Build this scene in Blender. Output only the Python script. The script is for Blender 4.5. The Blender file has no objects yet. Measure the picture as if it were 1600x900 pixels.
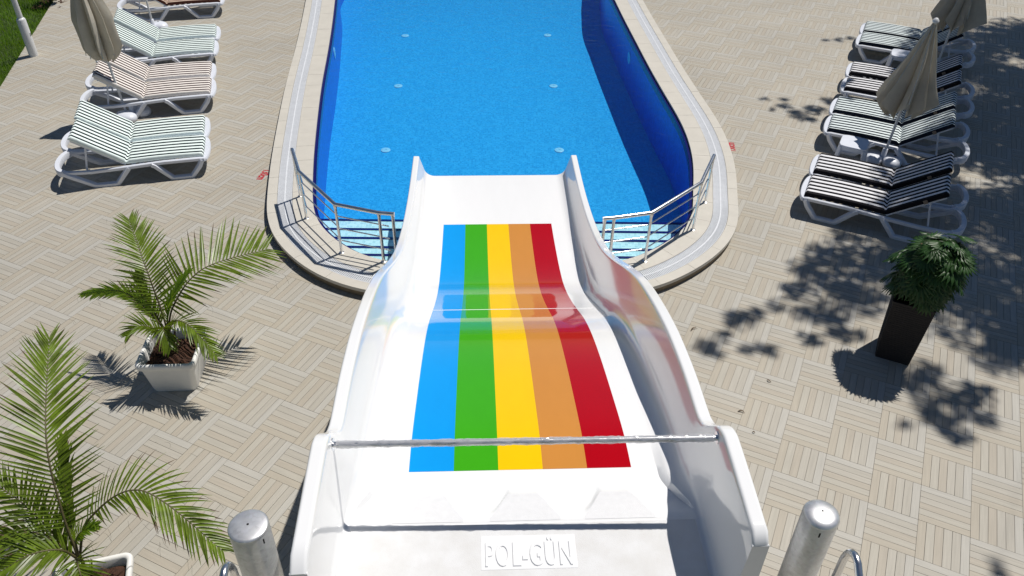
import bpy, bmesh, math, random
from mathutils import Vector, Matrix
from mathutils import noise as mnoise
random.seed(7)
R = math.radians
SC = bpy.context.scene
COL = SC.collection
# ------------------------------------------------------------------ camera
CAM_H = 6.0
pitch, roll = R(38.2), R(1.0)
_r0 = Vector((1, 0, 0)); _u0 = Vector((0, math.sin(pitch), math.cos(pitch))); _f = Vector((0, math.cos(pitch), -math.sin(pitch)))
_rt = math.cos(roll)*_r0 + math.sin(roll)*_u0
_up = math.cos(roll)*_u0 - math.sin(roll)*_r0
cam = bpy.data.cameras.new('camera'); cam_o = bpy.data.objects.new('camera', cam); COL.objects.link(cam_o)
cam_o.matrix_world = Matrix(((_rt.x, _up.x, -_f.x, 0), (_rt.y, _up.y, -_f.y, 0), (_rt.z, _up.z, -_f.z, CAM_H), (0, 0, 0, 1)))
cam.sensor_width = 36.0; cam.lens = 36.0*1270.0/1600.0
cam.clip_start = 0.05; cam.clip_end = 2000.0
SC.camera = cam_o
# ------------------------------------------------------------------ light
SUN_SLOPE = (0.385, 0.33)          # how far a shadow runs per metre of height
SUN_DIR = Vector((*SUN_SLOPE, 1.0)).normalized()
SUN_EL = math.asin(SUN_DIR.z); SUN_AZ = math.atan2(SUN_DIR.x, SUN_DIR.y)
world = bpy.data.worlds.new('World'); SC.world = world; world.use_nodes = True
wn = world.node_tree.nodes; wl = world.node_tree.links
sky = wn.new('ShaderNodeTexSky'); sky.sky_type = 'NISHITA'; sky.sun_disc = False
sky.sun_elevation = SUN_EL; sky.sun_rotation = SUN_AZ; sky.dust_density = 0.2; sky.ozone_density = 5.0
bg = wn['Background']; bg.inputs['Strength'].default_value = 0.05
wl.new(sky.outputs['Color'], bg.inputs['Color'])
sun = bpy.data.lights.new('sun', 'SUN'); sun.energy = 5.0; sun.angle = R(0.53); sun.color = (1.0, 0.955, 0.89)
sun_o = bpy.data.objects.new('sun', sun); COL.objects.link(sun_o)
sun_o.rotation_euler = (-SUN_DIR).to_track_quat('-Z', 'Y').to_euler(); sun_o.location = (8, 12, 20)
SC.view_settings.view_transform = 'Standard'; SC.view_settings.look = 'None'
SC.view_settings.exposure = -0.27; SC.view_settings.gamma = 1.0
# ------------------------------------------------------------------ helpers
def srgb(r, g, b):
    f = lambda c: (c/255/12.92) if c/255 <= 0.04045 else ((c/255+0.055)/1.055)**2.4
    return (f(r), f(g), f(b))
def link(nt, a, b): nt.links.new(a, b)
def mat(name, col, rough=0.5, metal=0.0, var=0.0, scale=8.0, bump=0.0, bscale=60.0, coat=0.0, spec=0.5, col2=None, stretch=(1, 1, 1), trans=0.0, dist=0.01, coords='Object', rvar=0.0):
    m = bpy.data.materials.new(name); m.use_nodes = True
    nt = m.node_tree; b = nt.nodes['Principled BSDF']
    b.inputs['Roughness'].default_value = rough; b.inputs['Metallic'].default_value = metal
    b.inputs['Specular IOR Level'].default_value = spec
    if coat: b.inputs['Coat Weight'].default_value = coat; b.inputs['Coat Roughness'].default_value = 0.06
    tc = nt.nodes.new('ShaderNodeTexCoord'); mp = nt.nodes.new('ShaderNodeMapping'); mp.inputs['Scale'].default_value = stretch
    link(nt, tc.outputs[coords], mp.inputs['Vector'])
    if var or col2:
        n = nt.nodes.new('ShaderNodeTexNoise'); n.inputs['Scale'].default_value = scale; n.inputs['Detail'].default_value = 6; n.inputs['Roughness'].default_value = 0.6
        link(nt, mp.outputs[0], n.inputs['Vector'])
        cr = nt.nodes.new('ShaderNodeValToRGB'); cr.color_ramp.elements[0].position = 0.3; cr.color_ramp.elements[1].position = 0.7
        c2 = col2 if col2 else tuple(min(1, c*(1+var)) for c in col)
        c1 = col if col2 else tuple(c*(1-var) for c in col)
        cr.color_ramp.elements[0].color = (*c1, 1); cr.color_ramp.elements[1].color = (*c2, 1)
        link(nt, n.outputs['Fac'], cr.inputs['Fac']); link(nt, cr.outputs['Color'], b.inputs['Base Color'])
    else: b.inputs['Base Color'].default_value = (*col, 1)
    if rvar:
        n3 = nt.nodes.new('ShaderNodeTexNoise'); n3.inputs['Scale'].default_value = scale*0.7; n3.inputs['Detail'].default_value = 5
        link(nt, mp.outputs[0], n3.inputs['Vector'])
        mr = nt.nodes.new('ShaderNodeMapRange'); mr.inputs['To Min'].default_value = max(0.02, rough-rvar); mr.inputs['To Max'].default_value = rough+rvar
        link(nt, n3.outputs['Fac'], mr.inputs['Value']); link(nt, mr.outputs[0], b.inputs['Roughness'])
    if bump:
        n2 = nt.nodes.new('ShaderNodeTexNoise'); n2.inputs['Scale'].default_value = bscale; n2.inputs['Detail'].default_value = 4
        link(nt, mp.outputs[0], n2.inputs['Vector'])
        bp = nt.nodes.new('ShaderNodeBump'); bp.inputs['Strength'].default_value = bump; bp.inputs['Distance'].default_value = dist
        link(nt, n2.outputs['Fac'], bp.inputs['Height']); link(nt, bp.outputs['Normal'], b.inputs['Normal'])
    if trans:
        tr = nt.nodes.new('ShaderNodeBsdfTranslucent'); tr.inputs['Color'].default_value = (min(1, col[0]*2.2), min(1, col[1]*2.0), col[2]*0.8, 1) if col[1] > 1.2*col[0] else (*col, 1)
        mx = nt.nodes.new('ShaderNodeMixShader'); mx.inputs['Fac'].default_value = trans
        out = nt.nodes['Material Output']
        link(nt, b.outputs[0], mx.inputs[1]); link(nt, tr.outputs[0], mx.inputs[2]); link(nt, mx.outputs[0], out.inputs['Surface'])
    return m
class MB:
    """collects verts / faces with material indices and optional uv"""
    def __init__(s): s.v = []; s.f = []; s.mi = []; s.uv = []; s.has_uv = False
    def add(s, vs, fs, mi=0, M=None, uvs=None):
        o = len(s.v)
        s.v += [tuple(M @ Vector(p)) for p in vs] if M else [tuple(p) for p in vs]
        for k, f in enumerate(fs):
            s.f.append([i+o for i in f]); s.mi.append(mi)
            s.uv.append(uvs[k] if uvs else None)
            if uvs: s.has_uv = True
    def box(s, c, d, rz=0.0, mi=0, bottom=True, M=None, bev=0.0):
        x, y, z = d[0]/2, d[1]/2, d[2]/2
        T = Matrix.Translation(Vector(c)) @ Matrix.Rotation(rz, 4, 'Z')
        if M: T = M @ T
        if not bev:
            vs = [(-x,-y,-z),(x,-y,-z),(x,y,-z),(-x,y,-z),(-x,-y,z),(x,-y,z),(x,y,z),(-x,y,z)]
            fs = [(4,5,6,7),(0,1,5,4),(1,2,6,5),(2,3,7,6),(3,0,4,7)] + ([(3,2,1,0)] if bottom else [])
        else:
            b = bev; vs = []
            for (zz, k) in ((-z, 0), (z-b, 0), (z, b)):
                vs += [(-x+k,-y+k,zz),(x-k,-y+k,zz),(x-k,y-k,zz),(-x+k,y-k,zz)]
            fs = [(8,9,10,11)] + [(a+i, a+(i+1)%4, a+4+(i+1)%4, a+4+i) for a in (0, 4) for i in range(4)] + ([(3,2,1,0)] if bottom else [])
        s.add(vs, fs, mi, T)
    def sweep(s, path, prof, up=Vector((0, 0, 1)), mi=0, closed=False, caps=True, scales=None):
        """profile (list of (a,b)) swept along path; a = sideways, b = up"""
        P = [Vector(p) for p in path]; n = len(P); m = len(prof); vs = []; prev = None
        for i in range(n):
            if closed: t = (P[(i+1) % n]-P[i-1])
            else: t = P[min(i+1, n-1)]-P[max(i-1, 0)]
            t.normalize()
            if prev is None:
                u = up if abs(t.dot(up)) < 0.95 else Vector((1, 0, 0))
                side = t.cross(u).normalized()
            else:
                side = (prev - t*prev.dot(t)).normalized()
            prev = side; nu = side.cross(t).normalized()
            k = 1.0
            if not closed and 0 < i < n-1:
                a = (P[i]-P[i-1]).normalized().dot((P[i+1]-P[i]).normalized())
                k = min(1.5, 1/max(0.5, math.sqrt((1+a)/2)))
            sc = scales[i] if scales else 1.0
            vs += [P[i]+side*(a*sc)+nu*(b*sc) for a, b in prof]
        fs = [(i*m+j, i*m+(j+1) % m, ((i+1) % n)*m+(j+1) % m, ((i+1) % n)*m+j) for i in range(n if closed else n-1) for j in range(m)]
        if caps and not closed: fs += [tuple(range(m))[::-1], tuple((n-1)*m+j for j in range(m))]
        s.add(vs, fs, mi)
    def tube(s, path, r, n=10, mi=0, closed=False, caps=True, scales=None):
        s.sweep(path, [(r*math.cos(2*math.pi*j/n), r*math.sin(2*math.pi*j/n)) for j in range(n)], mi=mi, closed=closed, caps=caps, scales=scales)
    def lathe(s, prof, n=24, c=(0, 0, 0), mi=0, sx=1.0, sy=1.0, M=None):
        vs = []; k = len(prof)
        for (r, z) in prof:
            for j in range(n):
                a = 2*math.pi*j/n; vs.append((c[0]+r*sx*math.cos(a), c[1]+r*sy*math.sin(a), c[2]+z))
        fs = [(i*n+j, i*n+(j+1) % n, (i+1)*n+(j+1) % n, (i+1)*n+j) for i in range(k-1) for j in range(n)]
        fs += [tuple(range(n))[::-1], tuple((k-1)*n+j for j in range(n))]
        s.add(vs, fs, mi, M)
    def mesh(s, name, mats, smooth=True, angle=35):
        me = bpy.data.meshes.new(name); me.from_pydata(s.v, [], s.f)
        for m in (mats if isinstance(mats, (list, tuple)) else [mats]): me.materials.append(m)
        if isinstance(mats, (list, tuple)) and len(mats) > 1: me.polygons.foreach_set('material_index', s.mi)
        if s.has_uv:
            uvl = me.uv_layers.new(name='UVMap')
            for p, u in zip(me.polygons, s.uv):
                if u:
                    for li, q in zip(p.loop_indices, u): uvl.data[li].uv = q
        me.update()
        if smooth:
            me.polygons.foreach_set('use_smooth', [True]*len(me.polygons))
            try: me.set_sharp_from_angle(angle=R(angle))
            except Exception: pass
        return me
    def build(s, name, mats, parent=None, smooth=True, angle=35):
        return obj(name, s.mesh(name, mats, smooth, angle), parent)
def obj(name, data, parent=None, loc=None, rz=None):
    o = bpy.data.objects.new(name, data); COL.objects.link(o)
    if parent: o.parent = parent
    if loc is not None: o.location = loc
    if rz is not None: o.rotation_euler = (0, 0, rz)
    return o
def tag(o, label=None, cat=None, group=None, kind=None):
    if label: o['label'] = label
    if cat: o['category'] = cat
    if group: o['group'] = group
    if kind: o['kind'] = kind
    return o
def thing(name, label, cat, loc=(0, 0, 0), rz=0.0, group=None):
    return tag(obj(name, None, None, loc, rz), label, cat, group)
def dup(root, loc, rz, label, group=None, name=None):
    def cp(o, par):
        c = o.copy(); COL.objects.link(c); c.parent = par
        for ch in o.children: cp(ch, c)
        return c
    r = cp(root, None); r.location = loc; r.rotation_euler = (0, 0, rz); r['label'] = label
    if group: r['group'] = group
    return r
def resample(pts, n, closed=True):
    P = [Vector(p) for p in pts]
    seg = list(zip(P, P[1:]+P[:1])) if closed else list(zip(P, P[1:]))
    L = [0]
    for a, b in seg: L.append(L[-1]+(b-a).length)
    T = L[-1]; out = []; k = 0
    for i in range(n):
        d = T*i/(n if closed else n-1)
        while k < len(seg)-1 and L[k+1] < d: k += 1
        a, b = seg[k]; out.append(a.lerp(b, (d-L[k])/max(1e-9, L[k+1]-L[k])))
    return out
def catmull(pts, sub=8, closed=False):
    P = [Vector(p) for p in pts]; n = len(P); out = []
    for i in range(n if closed else n-1):
        g = (lambda k: P[k % n]) if closed else (lambda k: P[max(0, min(n-1, k))])
        a, b, c, d = g(i-1), g(i), g(i+1), g(i+2)
        for j in range(sub):
            t = j/sub
            out.append(0.5*((2*b)+(c-a)*t+(2*a-5*b+4*c-d)*t*t+(3*b-a-3*c+d)*t**3))
    if not closed: out.append(P[-1])
    return out
def pchip(xs, ys):
    n = len(xs); h = [xs[i+1]-xs[i] for i in range(n-1)]; dl = [(ys[i+1]-ys[i])/h[i] for i in range(n-1)]
    d = [dl[0]]+[0.0 if dl[i-1]*dl[i] <= 0 else (lambda w1, w2: (w1+w2)/(w1/dl[i-1]+w2/dl[i]))(2*h[i]+h[i-1], h[i]+2*h[i-1]) for i in range(1, n-1)]+[dl[-1]]
    def f(x):
        x = max(xs[0], min(xs[-1], x)); i = 0
        while i < n-2 and x > xs[i+1]: i += 1
        t = (x-xs[i])/h[i]
        return (ys[i]*(1+2*t)*(1-t)**2+h[i]*d[i]*t*(1-t)**2+ys[i+1]*t*t*(3-2*t)+h[i]*d[i+1]*t*t*(t-1))
    return f
def clip_poly(poly, n, d):
    """keep n.p <= d (2-D, Sutherland-Hodgman)"""
    out = []
    for i in range(len(poly)):
        a, b = poly[i], poly[(i+1) % len(poly)]
        da = n[0]*a[0]+n[1]*a[1]-d; db = n[0]*b[0]+n[1]*b[1]-d
        if da <= 0: out.append((a[0], a[1]))
        if da*db < 0:
            t = da/(da-db); out.append((a[0]+(b[0]-a[0])*t, a[1]+(b[1]-a[1])*t))
    return out
def in_poly(p, P):
    r = False
    for i in range(len(P)):
        a, b = P[i], P[i-1]
        if (a[1] > p[1]) != (b[1] > p[1]) and p[0] < (b[0]-a[0])*(p[1]-a[1])/(b[1]-a[1])+a[0]: r = not r
    return r
def in_view(x, y, z=0.0, m=0.0):
    """is a point inside the picture (margin m)? used only to rank which paving strips are built as single parts"""
    q = Vector((x, y, z-CAM_H)); d = q.dot(_f)
    return d > 0.3 and abs(q.dot(_rt)/d*1270) < 800+m and abs(q.dot(_up)/d*1270) < 450+m
# ------------------------------------------------------------------ materials
WHITE_GEL = mat('white_gelcoat', (0.85, 0.855, 0.86), 0.09, var=0.012, scale=3.0, coat=0.3, stretch=(3, 0.5, 1), rvar=0.03)
NONSLIP = mat('white_nonslip', (0.66, 0.655, 0.645), 0.75, col2=(0.745, 0.75, 0.76), scale=7, bump=0.35, bscale=260, dist=0.004)
PLASTIC_W = mat('white_plastic', (0.70, 0.73, 0.80), 0.38, var=0.05, scale=5)
POT_W = mat('pot_plastic', (0.82, 0.81, 0.78), 0.5, var=0.05, scale=4, bump=0.1, bscale=90)
STEEL = mat('polished_steel', (0.80, 0.80, 0.81), 0.28, 1.0, var=0.05, scale=20, rvar=0.08)
STEEL_D = mat('satin_steel', (0.50, 0.52, 0.53), 0.38, 0.9, var=0.12, scale=14, rvar=0.1)
NAVY = mat('navy_tile', srgb(12, 14, 92), 0.25)
SOIL = mat('soil', (0.03, 0.014, 0.008), 0.95, var=0.6, scale=22, bump=1.0, bscale=40, dist=0.03, col2=(0.09, 0.038, 0.02))
CANVAS = mat('beige_canvas', (0.68, 0.63, 0.53), 0.9, var=0.1, scale=6, bump=0.25, bscale=30, trans=0.36)
POLE_W = mat('white_painted_metal', (0.70, 0.71, 0.72), 0.35, var=0.03)
DARK = mat('dark_hole', (0.01, 0.01, 0.012), 0.8)
RED_PAINT = mat('red_paint', srgb(186, 30, 48), 0.6, var=0.15, scale=60)
def galvanised():
    m = mat('galvanised_steel', (0.42, 0.44, 0.46), 0.36, 0.72, rvar=0.10, scale=9)
    nt = m.node_tree; b = nt.nodes['Principled BSDF']; tc = nt.nodes.new('ShaderNodeTexCoord')
    v = nt.nodes.new('ShaderNodeTexVoronoi'); v.inputs['Scale'].default_value = 60
    n = nt.nodes.new('ShaderNodeTexNoise'); n.inputs['Scale'].default_value = 7; n.inputs['Detail'].default_value = 8; n.inputs['Distortion'].default_value = 1.2
    link(nt, tc.outputs['Object'], v.inputs['Vector']); link(nt, tc.outputs['Object'], n.inputs['Vector'])
    mx = nt.nodes.new('ShaderNodeMix'); mx.data_type = 'RGBA'; mx.inputs[0].default_value = 0.14
    cr = nt.nodes.new('ShaderNodeValToRGB'); cr.color_ramp.elements[0].color = (0.62, 0.65, 0.68, 1); cr.color_ramp.elements[1].color = (0.80, 0.83, 0.86, 1)
    cr.color_ramp.elements[0].position = 0.32; cr.color_ramp.elements[1].position = 0.68
    link(nt, n.outputs['Fac'], cr.inputs['Fac']); link(nt, cr.outputs[0], mx.inputs[6]); link(nt, v.outputs['Color'], mx.inputs[7])
    hs = nt.nodes.new('ShaderNodeHueSaturation'); hs.inputs['Saturation'].default_value = 0.12
    link(nt, mx.outputs[2], hs.inputs['Color']); link(nt, hs.outputs[0], b.inputs['Base Color'])
    return m
GALV = galvanised()
def plank_mat(i, col):
    m = bpy.data.materials.new('plank_tile'); m.use_nodes = True; nt = m.node_tree; b = nt.nodes['Principled BSDF']
    b.inputs['Roughness'].default_value = 0.62; b.inputs['Specular IOR Level'].default_value = 0.35
    uv = nt.nodes.new('ShaderNodeUVMap'); oi = nt.nodes.new('ShaderNodeObjectInfo')
    ad = nt.nodes.new('ShaderNodeVectorMath'); ad.operation = 'ADD'
    cb = nt.nodes.new('ShaderNodeCombineXYZ'); mu = nt.nodes.new('ShaderNodeMath'); mu.operation = 'MULTIPLY'; mu.inputs[1].default_value = 37.0
    link(nt, oi.outputs['Random'], mu.inputs[0]); link(nt, mu.outputs[0], cb.inputs[0]); link(nt, mu.outputs[0], cb.inputs[1])
    link(nt, uv.outputs[0], ad.inputs[0]); link(nt, cb.outputs[0], ad.inputs[1])
    mp = nt.nodes.new('ShaderNodeMapping'); mp.inputs['Scale'].default_value = (3.0, 60.0, 1.0); link(nt, ad.outputs[0], mp.inputs['Vector'])
    n = nt.nodes.new('ShaderNodeTexNoise'); n.inputs['Scale'].default_value = 1.0; n.inputs['Detail'].default_value = 5; link(nt, mp.outputs[0], n.inputs['Vector'])
    geo = nt.nodes.new('ShaderNodeNewGeometry')
    n2 = nt.nodes.new('ShaderNodeTexNoise'); n2.inputs['Scale'].default_value = 0.55; n2.inputs['Detail'].default_value = 4; link(nt, geo.outputs['Position'], n2.inputs['Vector'])
    mr = nt.nodes.new('ShaderNodeMapRange'); mr.inputs['From Min'].default_value = 0.25; mr.inputs['From Max'].default_value = 0.75; mr.inputs['To Min'].default_value = 0.90; mr.inputs['To Max'].default_value = 1.08
    link(nt, n.outputs['Fac'], mr.inputs['Value'])
    mr2 = nt.nodes.new('ShaderNodeMapRange'); mr2.inputs['From Min'].default_value = 0.3; mr2.inputs['From Max'].default_value = 0.7; mr2.inputs['To Min'].default_value = 0.92; mr2.inputs['To Max'].default_value = 1.06
    link(nt, n2.outputs['Fac'], mr2.inputs['Value'])
    mm = nt.nodes.new('ShaderNodeMath'); mm.operation = 'MULTIPLY'; link(nt, mr.outputs[0], mm.inputs[0]); link(nt, mr2.outputs[0], mm.inputs[1])
    vm = nt.nodes.new('ShaderNodeVectorMath'); vm.operation = 'SCALE'; vm.inputs[0].default_value = col; link(nt, mm.outputs[0], vm.inputs['Scale'])
    link(nt, vm.outputs[0], b.inputs['Base Color'])
    return m
K = 0.72
PLANKS = [plank_mat(i, tuple(K*c for c in srgb(*q))) for i, q in enumerate([(200, 191, 174), (203, 197, 183), (199, 190, 174), (203, 197, 184), (199, 193, 180), (205, 201, 191)])]
GROUT = mat('tile_grout', (0.27, 0.245, 0.21), 0.9, var=0.2, scale=30)
COPING = mat('coping_tile', tuple(0.92*c for c in srgb(207, 202, 191)), 0.55, var=0.05, scale=5, bump=0.08, bscale=120)
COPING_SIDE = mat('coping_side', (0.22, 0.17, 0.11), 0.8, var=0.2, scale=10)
GRATE = mat('grate_plastic', (0.70, 0.72, 0.75), 0.5, var=0.05, scale=12)
CHANNEL = mat('channel_shadow', (0.22, 0.24, 0.26), 0.8)
# ------------------------------------------------------------------ pool outline
INNER = [(-4.35,20.2),(-4.06,18.6),(-3.838,17.159),(-3.63,15.69),(-3.466,14.406),(-3.31,13.065),(-3.159,11.969),(-2.985,10.821),(-2.88,10.2),(-2.74,9.469),(-2.62,9.0),(-2.44,8.64),(-2.124,8.277),(-1.80,8.05),(-1.45,7.93),(-0.8,7.85),(0,7.83),(0.75,7.88),(1.3,8.02),(1.56,8.15),(1.78,8.31),(2.02,8.53),(2.25,8.83),(2.39,9.169),(2.475,9.641),(2.59,10.3),(2.645,10.827),(2.655,11.419),(2.61,12.056),(2.51,12.893),(2.40,13.9),(2.28,15.2),(2.17,16.432),(2.09,17.462),(2.0,18.7),(2.05,20.2),(2.1,22.0),(1.5,23.6),(0.2,24.6),(-1.4,24.8),(-3.0,24.2),(-4.1,22.6)]
_c = resample(catmull([Vector((x, y, 0)) for x, y in INNER], 10, True), 480)
for _ in range(6): _c = [(_c[i-1]+_c[i]*2+_c[(i+1) % 480])/4 for i in range(480)]
INR = resample(_c, 480)
def offs(d):
    out = []
    for i in range(480):
        t = (INR[(i+1) % 480]-INR[i-1]).normalized(); out.append(INR[i]+Vector((t.y, -t.x, 0))*d)
    return out
# orientation: the list runs down the left side and up the right one (counter-clockwise), so (t.y,-t.x) points outwards
CW = 0.60                      # coping width
OUT = offs(CW); OUT2 = [(p.x, p.y) for p in offs(CW-0.06)]
ZC = 0.13
def ring(mb, d0, z0, d1, z1, mi=0, i0=0, i1=480):
    a, b = offs(d0), offs(d1); n = i1-i0
    vs = [(a[i % 480].x, a[i % 480].y, z0) for i in range(i0, i1+1)]+[(b[i % 480].x, b[i % 480].y, z1) for i in range(i0, i1+1)]
    mb.add(vs, [(k, k+1, n+1+k+1, n+1+k) for k in range(n)], mi)
# ------------------------------------------------------------------ ground sheet, lawn, deck
def sheet_with_hole(name, rect, z, hole, m):
    bm = bmesh.new()
    def loop(pts):
        vs = [bm.verts.new((p[0], p[1], z)) for p in pts]; return [bm.edges.new((vs[i], vs[(i+1) % len(vs)])) for i in range(len(vs))]
    e = loop(rect)+loop(hole)
    bmesh.ops.triangle_fill(bm, use_beauty=True, use_dissolve=False, edges=e)
    for f in bm.faces:
        if f.normal.z < 0: f.normal_flip()
    me = bpy.data.meshes.new(name); bm.to_mesh(me); bm.free(); me.materials.append(m)
    return obj(name, me)
hole = [(p.x, p.y) for p in offs(0.20)[::4]]
EARTH = mat('grass_earth', (0.035, 0.06, 0.012), 0.95, var=0.4, scale=1.5)
tag(sheet_with_hole('ground', [(-500, -500), (500, -500), (500, 500), (-500, 500)], -0.07, hole, EARTH), kind='structure')
G0 = Vector((-8.815, 13.02, 0)); GD = Vector((-0.235, 0.972, 0)).normalized()     # edge between paving and lawn
GN = (-GD.y, GD.x)                                                                # points towards the lawn
gd = GN[0]*G0.x+GN[1]*G0.y
XA, XB, YA, YB = -14.0, 15.0, -6.0, 25.5
rect = clip_poly([(XA, YA), (XB, YA), (XB, YB), (XA, YB)], GN, gd)
deck = tag(sheet_with_hole('deck', rect, -0.008, hole, GROUT), kind='structure')
TS, TH = 0.4222, R(-24.58); TI = Vector((math.cos(TH), math.sin(TH))); TJ = Vector((-math.sin(TH), math.cos(TH)))
T0 = Vector((2.797, 5.7255)) - TJ*TS + TI*0.03        # lower left corner of a block whose strips run along TI
sw = TS/6
cand = []; rest = MB()
for i in range(-48, 40):
    for j in range(-26, 58):
        c = T0+TI*(i+.5)*TS+TJ*(j+.5)*TS
        if not (XA-1 < c.x < XB+1 and -2.5 < c.y < YB+1): continue
        along = (i+j) % 2 == 0
        for k in range(6):
            if along: cc = T0+TI*(i+.5)*TS+TJ*(j*TS+(k+.5)*sw)
            else: cc = T0+TI*(i*TS+(k+.5)*sw)+TJ*(j+.5)*TS
            a, b = (TI, TJ) if along else (TJ, -TI)
            hl, hw = TS/2-0.0012, sw/2-0.0017
            q = [cc-a*hl-b*hw, cc+a*hl-b*hw, cc+a*hl+b*hw, cc-a*hl+b*hw]
            if all(in_poly(p, OUT2) for p in q): continue
            if any(GN[0]*p.x+GN[1]*p.y > gd or not (XA < p.x < XB and -2.5 < p.y < YB) for p in q): clipped = True
            else: clipped = False
            depth = (Vector((cc.x, cc.y, -CAM_H))).dot(_f)
            cand.append((depth, cc, a, b, k, q, clipped))
cand.sort(key=lambda t: t[0])
def strip_geo(mb, poly, z0, z1, mi, off, o, a, b):
    n = len(poly); cx = sum(p[0] for p in poly)/n; cy = sum(p[1] for p in poly)/n
    top = [(cx+(p[0]-cx)*(1-0.003), cy+(p[1]-cy)*(1-0.012)) for p in poly]
    vs = [(p[0], p[1], z0) for p in poly]+[(p[0], p[1], z1) for p in poly]
    def uvq(p): d = Vector((p[0]-o[0], p[1]-o[1])); return (d.dot(a)+off, d.dot(b)+off*0.37)
    fs = [tuple(range(n, 2*n))]+[(i, (i+1) % n, n+(i+1) % n, n+i) for i in range(n)]
    mb.add(vs, fs, mi, None, [[uvq(vs[i]) for i in f] for f in fs])
strip_mesh = []
for k in range(6):
    m = MB(); hl, hw = TS/2-0.0012, sw/2-0.0017
    strip_geo(m, [(-hl, -hw), (hl, -hw), (hl, hw), (-hl, hw)], -0.0075, 0.0, 0, 0.0, (0, 0), Vector((1, 0)), Vector((0, 1)))
    strip_mesh.append(m.mesh('plank', PLANKS[k], smooth=False))
def under_slide(x, y):        # strips the slide, its posts or the palm pots hide are not worth a part of their own
    return -1.95 < x < 2.0 and y < 7.2
nsingle = 0
for depth, cc, a, b, k, q, clipped in cand:
    kk = k
    if nsingle < 300 and not clipped and in_view(cc.x, cc.y, 0, -6) and not under_slide(cc.x, cc.y):
        o = obj('plank', strip_mesh[kk], deck, (cc.x, cc.y, random.uniform(-0.0006, 0.0006)), math.atan2(a.y, a.x)); nsingle += 1
    else:
        poly = [(p.x, p.y) for p in q]
        if clipped:
            poly = clip_poly(poly, GN, gd)
            for n_, d_ in (((1, 0), XB), ((-1, 0), -XA), ((0, 1), YB), ((0, -1), 2.5)): poly = clip_poly(poly, n_, d_)
            if len(poly) < 3: continue
        strip_geo(rest, poly, -0.0075, random.uniform(-0.0006, 0.0006), kk, random.uniform(0, 90), (cc.x, cc.y), a, b)
tag(rest.build('plank_field', PLANKS, deck, smooth=False), kind='stuff')
# lawn
GRASS = mat('grass_blade', (0.13, 0.25, 0.02), 0.6, var=0.35, scale=1.2, trans=0.3)
mb = MB(); rnd = random.Random(3)
for _ in range(42000):
    s = rnd.uniform(-2.2, 7.5); d = rnd.random()**1.3*4.5-0.03
    p = G0+GD*s+Vector((GN[0], GN[1], 0))*(d+0.02)
    h = rnd.uniform(0.03, 0.075)*(0.7+0.8*mnoise.noise(p*0.9)); a = rnd.uniform(0, 6.28); w = rnd.uniform(0.004, 0.008)
    dx, dy = math.cos(a), math.sin(a); l = rnd.uniform(0, 0.04)
    mb.add([(p.x-dx*w, p.y-dy*w, -0.05), (p.x+dx*w, p.y+dy*w, -0.05), (p.x+l*dy, p.y-l*dx, max(0.0, h))], [(0, 1, 2)])
tag(mb.build('lawn', GRASS, smooth=False), kind='stuff')
# ------------------------------------------------------------------ pool
def mosaic(name, ca, cb, cc, tile, spread):
    m = bpy.data.materials.new(name); m.use_nodes = True; nt = m.node_tree; b = nt.nodes['Principled BSDF']; b.inputs['Roughness'].default_value = 0.3
    geo = nt.nodes.new('ShaderNodeNewGeometry')
    mp = nt.nodes.new('ShaderNodeMapping'); mp.inputs['Scale'].default_value = (1/tile,)*3
    nd = nt.nodes.new('ShaderNodeTexNoise'); nd.inputs['Scale'].default_value = 4; nd.inputs['Detail'].default_value = 3
    link(nt, geo.outputs['Position'], nd.inputs['Vector'])
    sc = nt.nodes.new('ShaderNodeVectorMath'); sc.operation = 'SCALE'; sc.inputs['Scale'].default_value = 0.03  # ripple refraction painted into the tile colours by warping their coordinates
    ad = nt.nodes.new('ShaderNodeVectorMath'); ad.operation = 'ADD'
    link(nt, nd.outputs['Color'], sc.inputs[0]); link(nt, sc.outputs[0], ad.inputs[0]); link(nt, geo.outputs['Position'], ad.inputs[1])
    link(nt, ad.outputs[0], mp.inputs['Vector'])
    fl = nt.nodes.new('ShaderNodeVectorMath'); fl.operation = 'FLOOR'; fr = nt.nodes.new('ShaderNodeVectorMath'); fr.operation = 'FRACTION'
    link(nt, mp.outputs[0], fl.inputs[0]); link(nt, mp.outputs[0], fr.inputs[0])
    wn_ = nt.nodes.new('ShaderNodeTexWhiteNoise'); link(nt, fl.outputs[0], wn_.inputs['Vector'])
    cr = nt.nodes.new('ShaderNodeValToRGB'); cr.color_ramp.elements[0].color = (*ca, 1); cr.color_ramp.elements[1].color = (*cc, 1)
    e = cr.color_ramp.elements.new(0.5); e.color = (*cb, 1)
    cr.color_ramp.elements[0].position = 0.5-spread; cr.color_ramp.elements[2].position = 0.5+spread
    link(nt, wn_.outputs['Value'], cr.inputs['Fac'])
    sx = nt.nodes.new('ShaderNodeSeparateXYZ'); link(nt, fr.outputs[0], sx.inputs[0])
    def edge(o):
        l = nt.nodes.new('ShaderNodeMath'); l.operation = 'LESS_THAN'; l.inputs[1].default_value = 0.10; link(nt, o, l.inputs[0]); return l
    ex, ey = edge(sx.outputs[0]), edge(sx.outputs[1]); mxm = nt.nodes.new('ShaderNodeMath'); mxm.operation = 'MAXIMUM'
    link(nt, ex.outputs[0], mxm.inputs[0]); link(nt, ey.outputs[0], mxm.inputs[1])
    mx = nt.nodes.new('ShaderNodeMix'); mx.data_type = 'RGBA'; link(nt, mxm.outputs[0], mx.inputs[0]); link(nt, cr.outputs[0], mx.inputs[6])
    mx.inputs[7].default_value = (min(1, cb[0]*1.2+0.012), cb[1]*1.15+0.015, cb[2]*1.08+0.02, 1); link(nt, mx.outputs[2], b.inputs['Base Color'])
    return m
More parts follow.
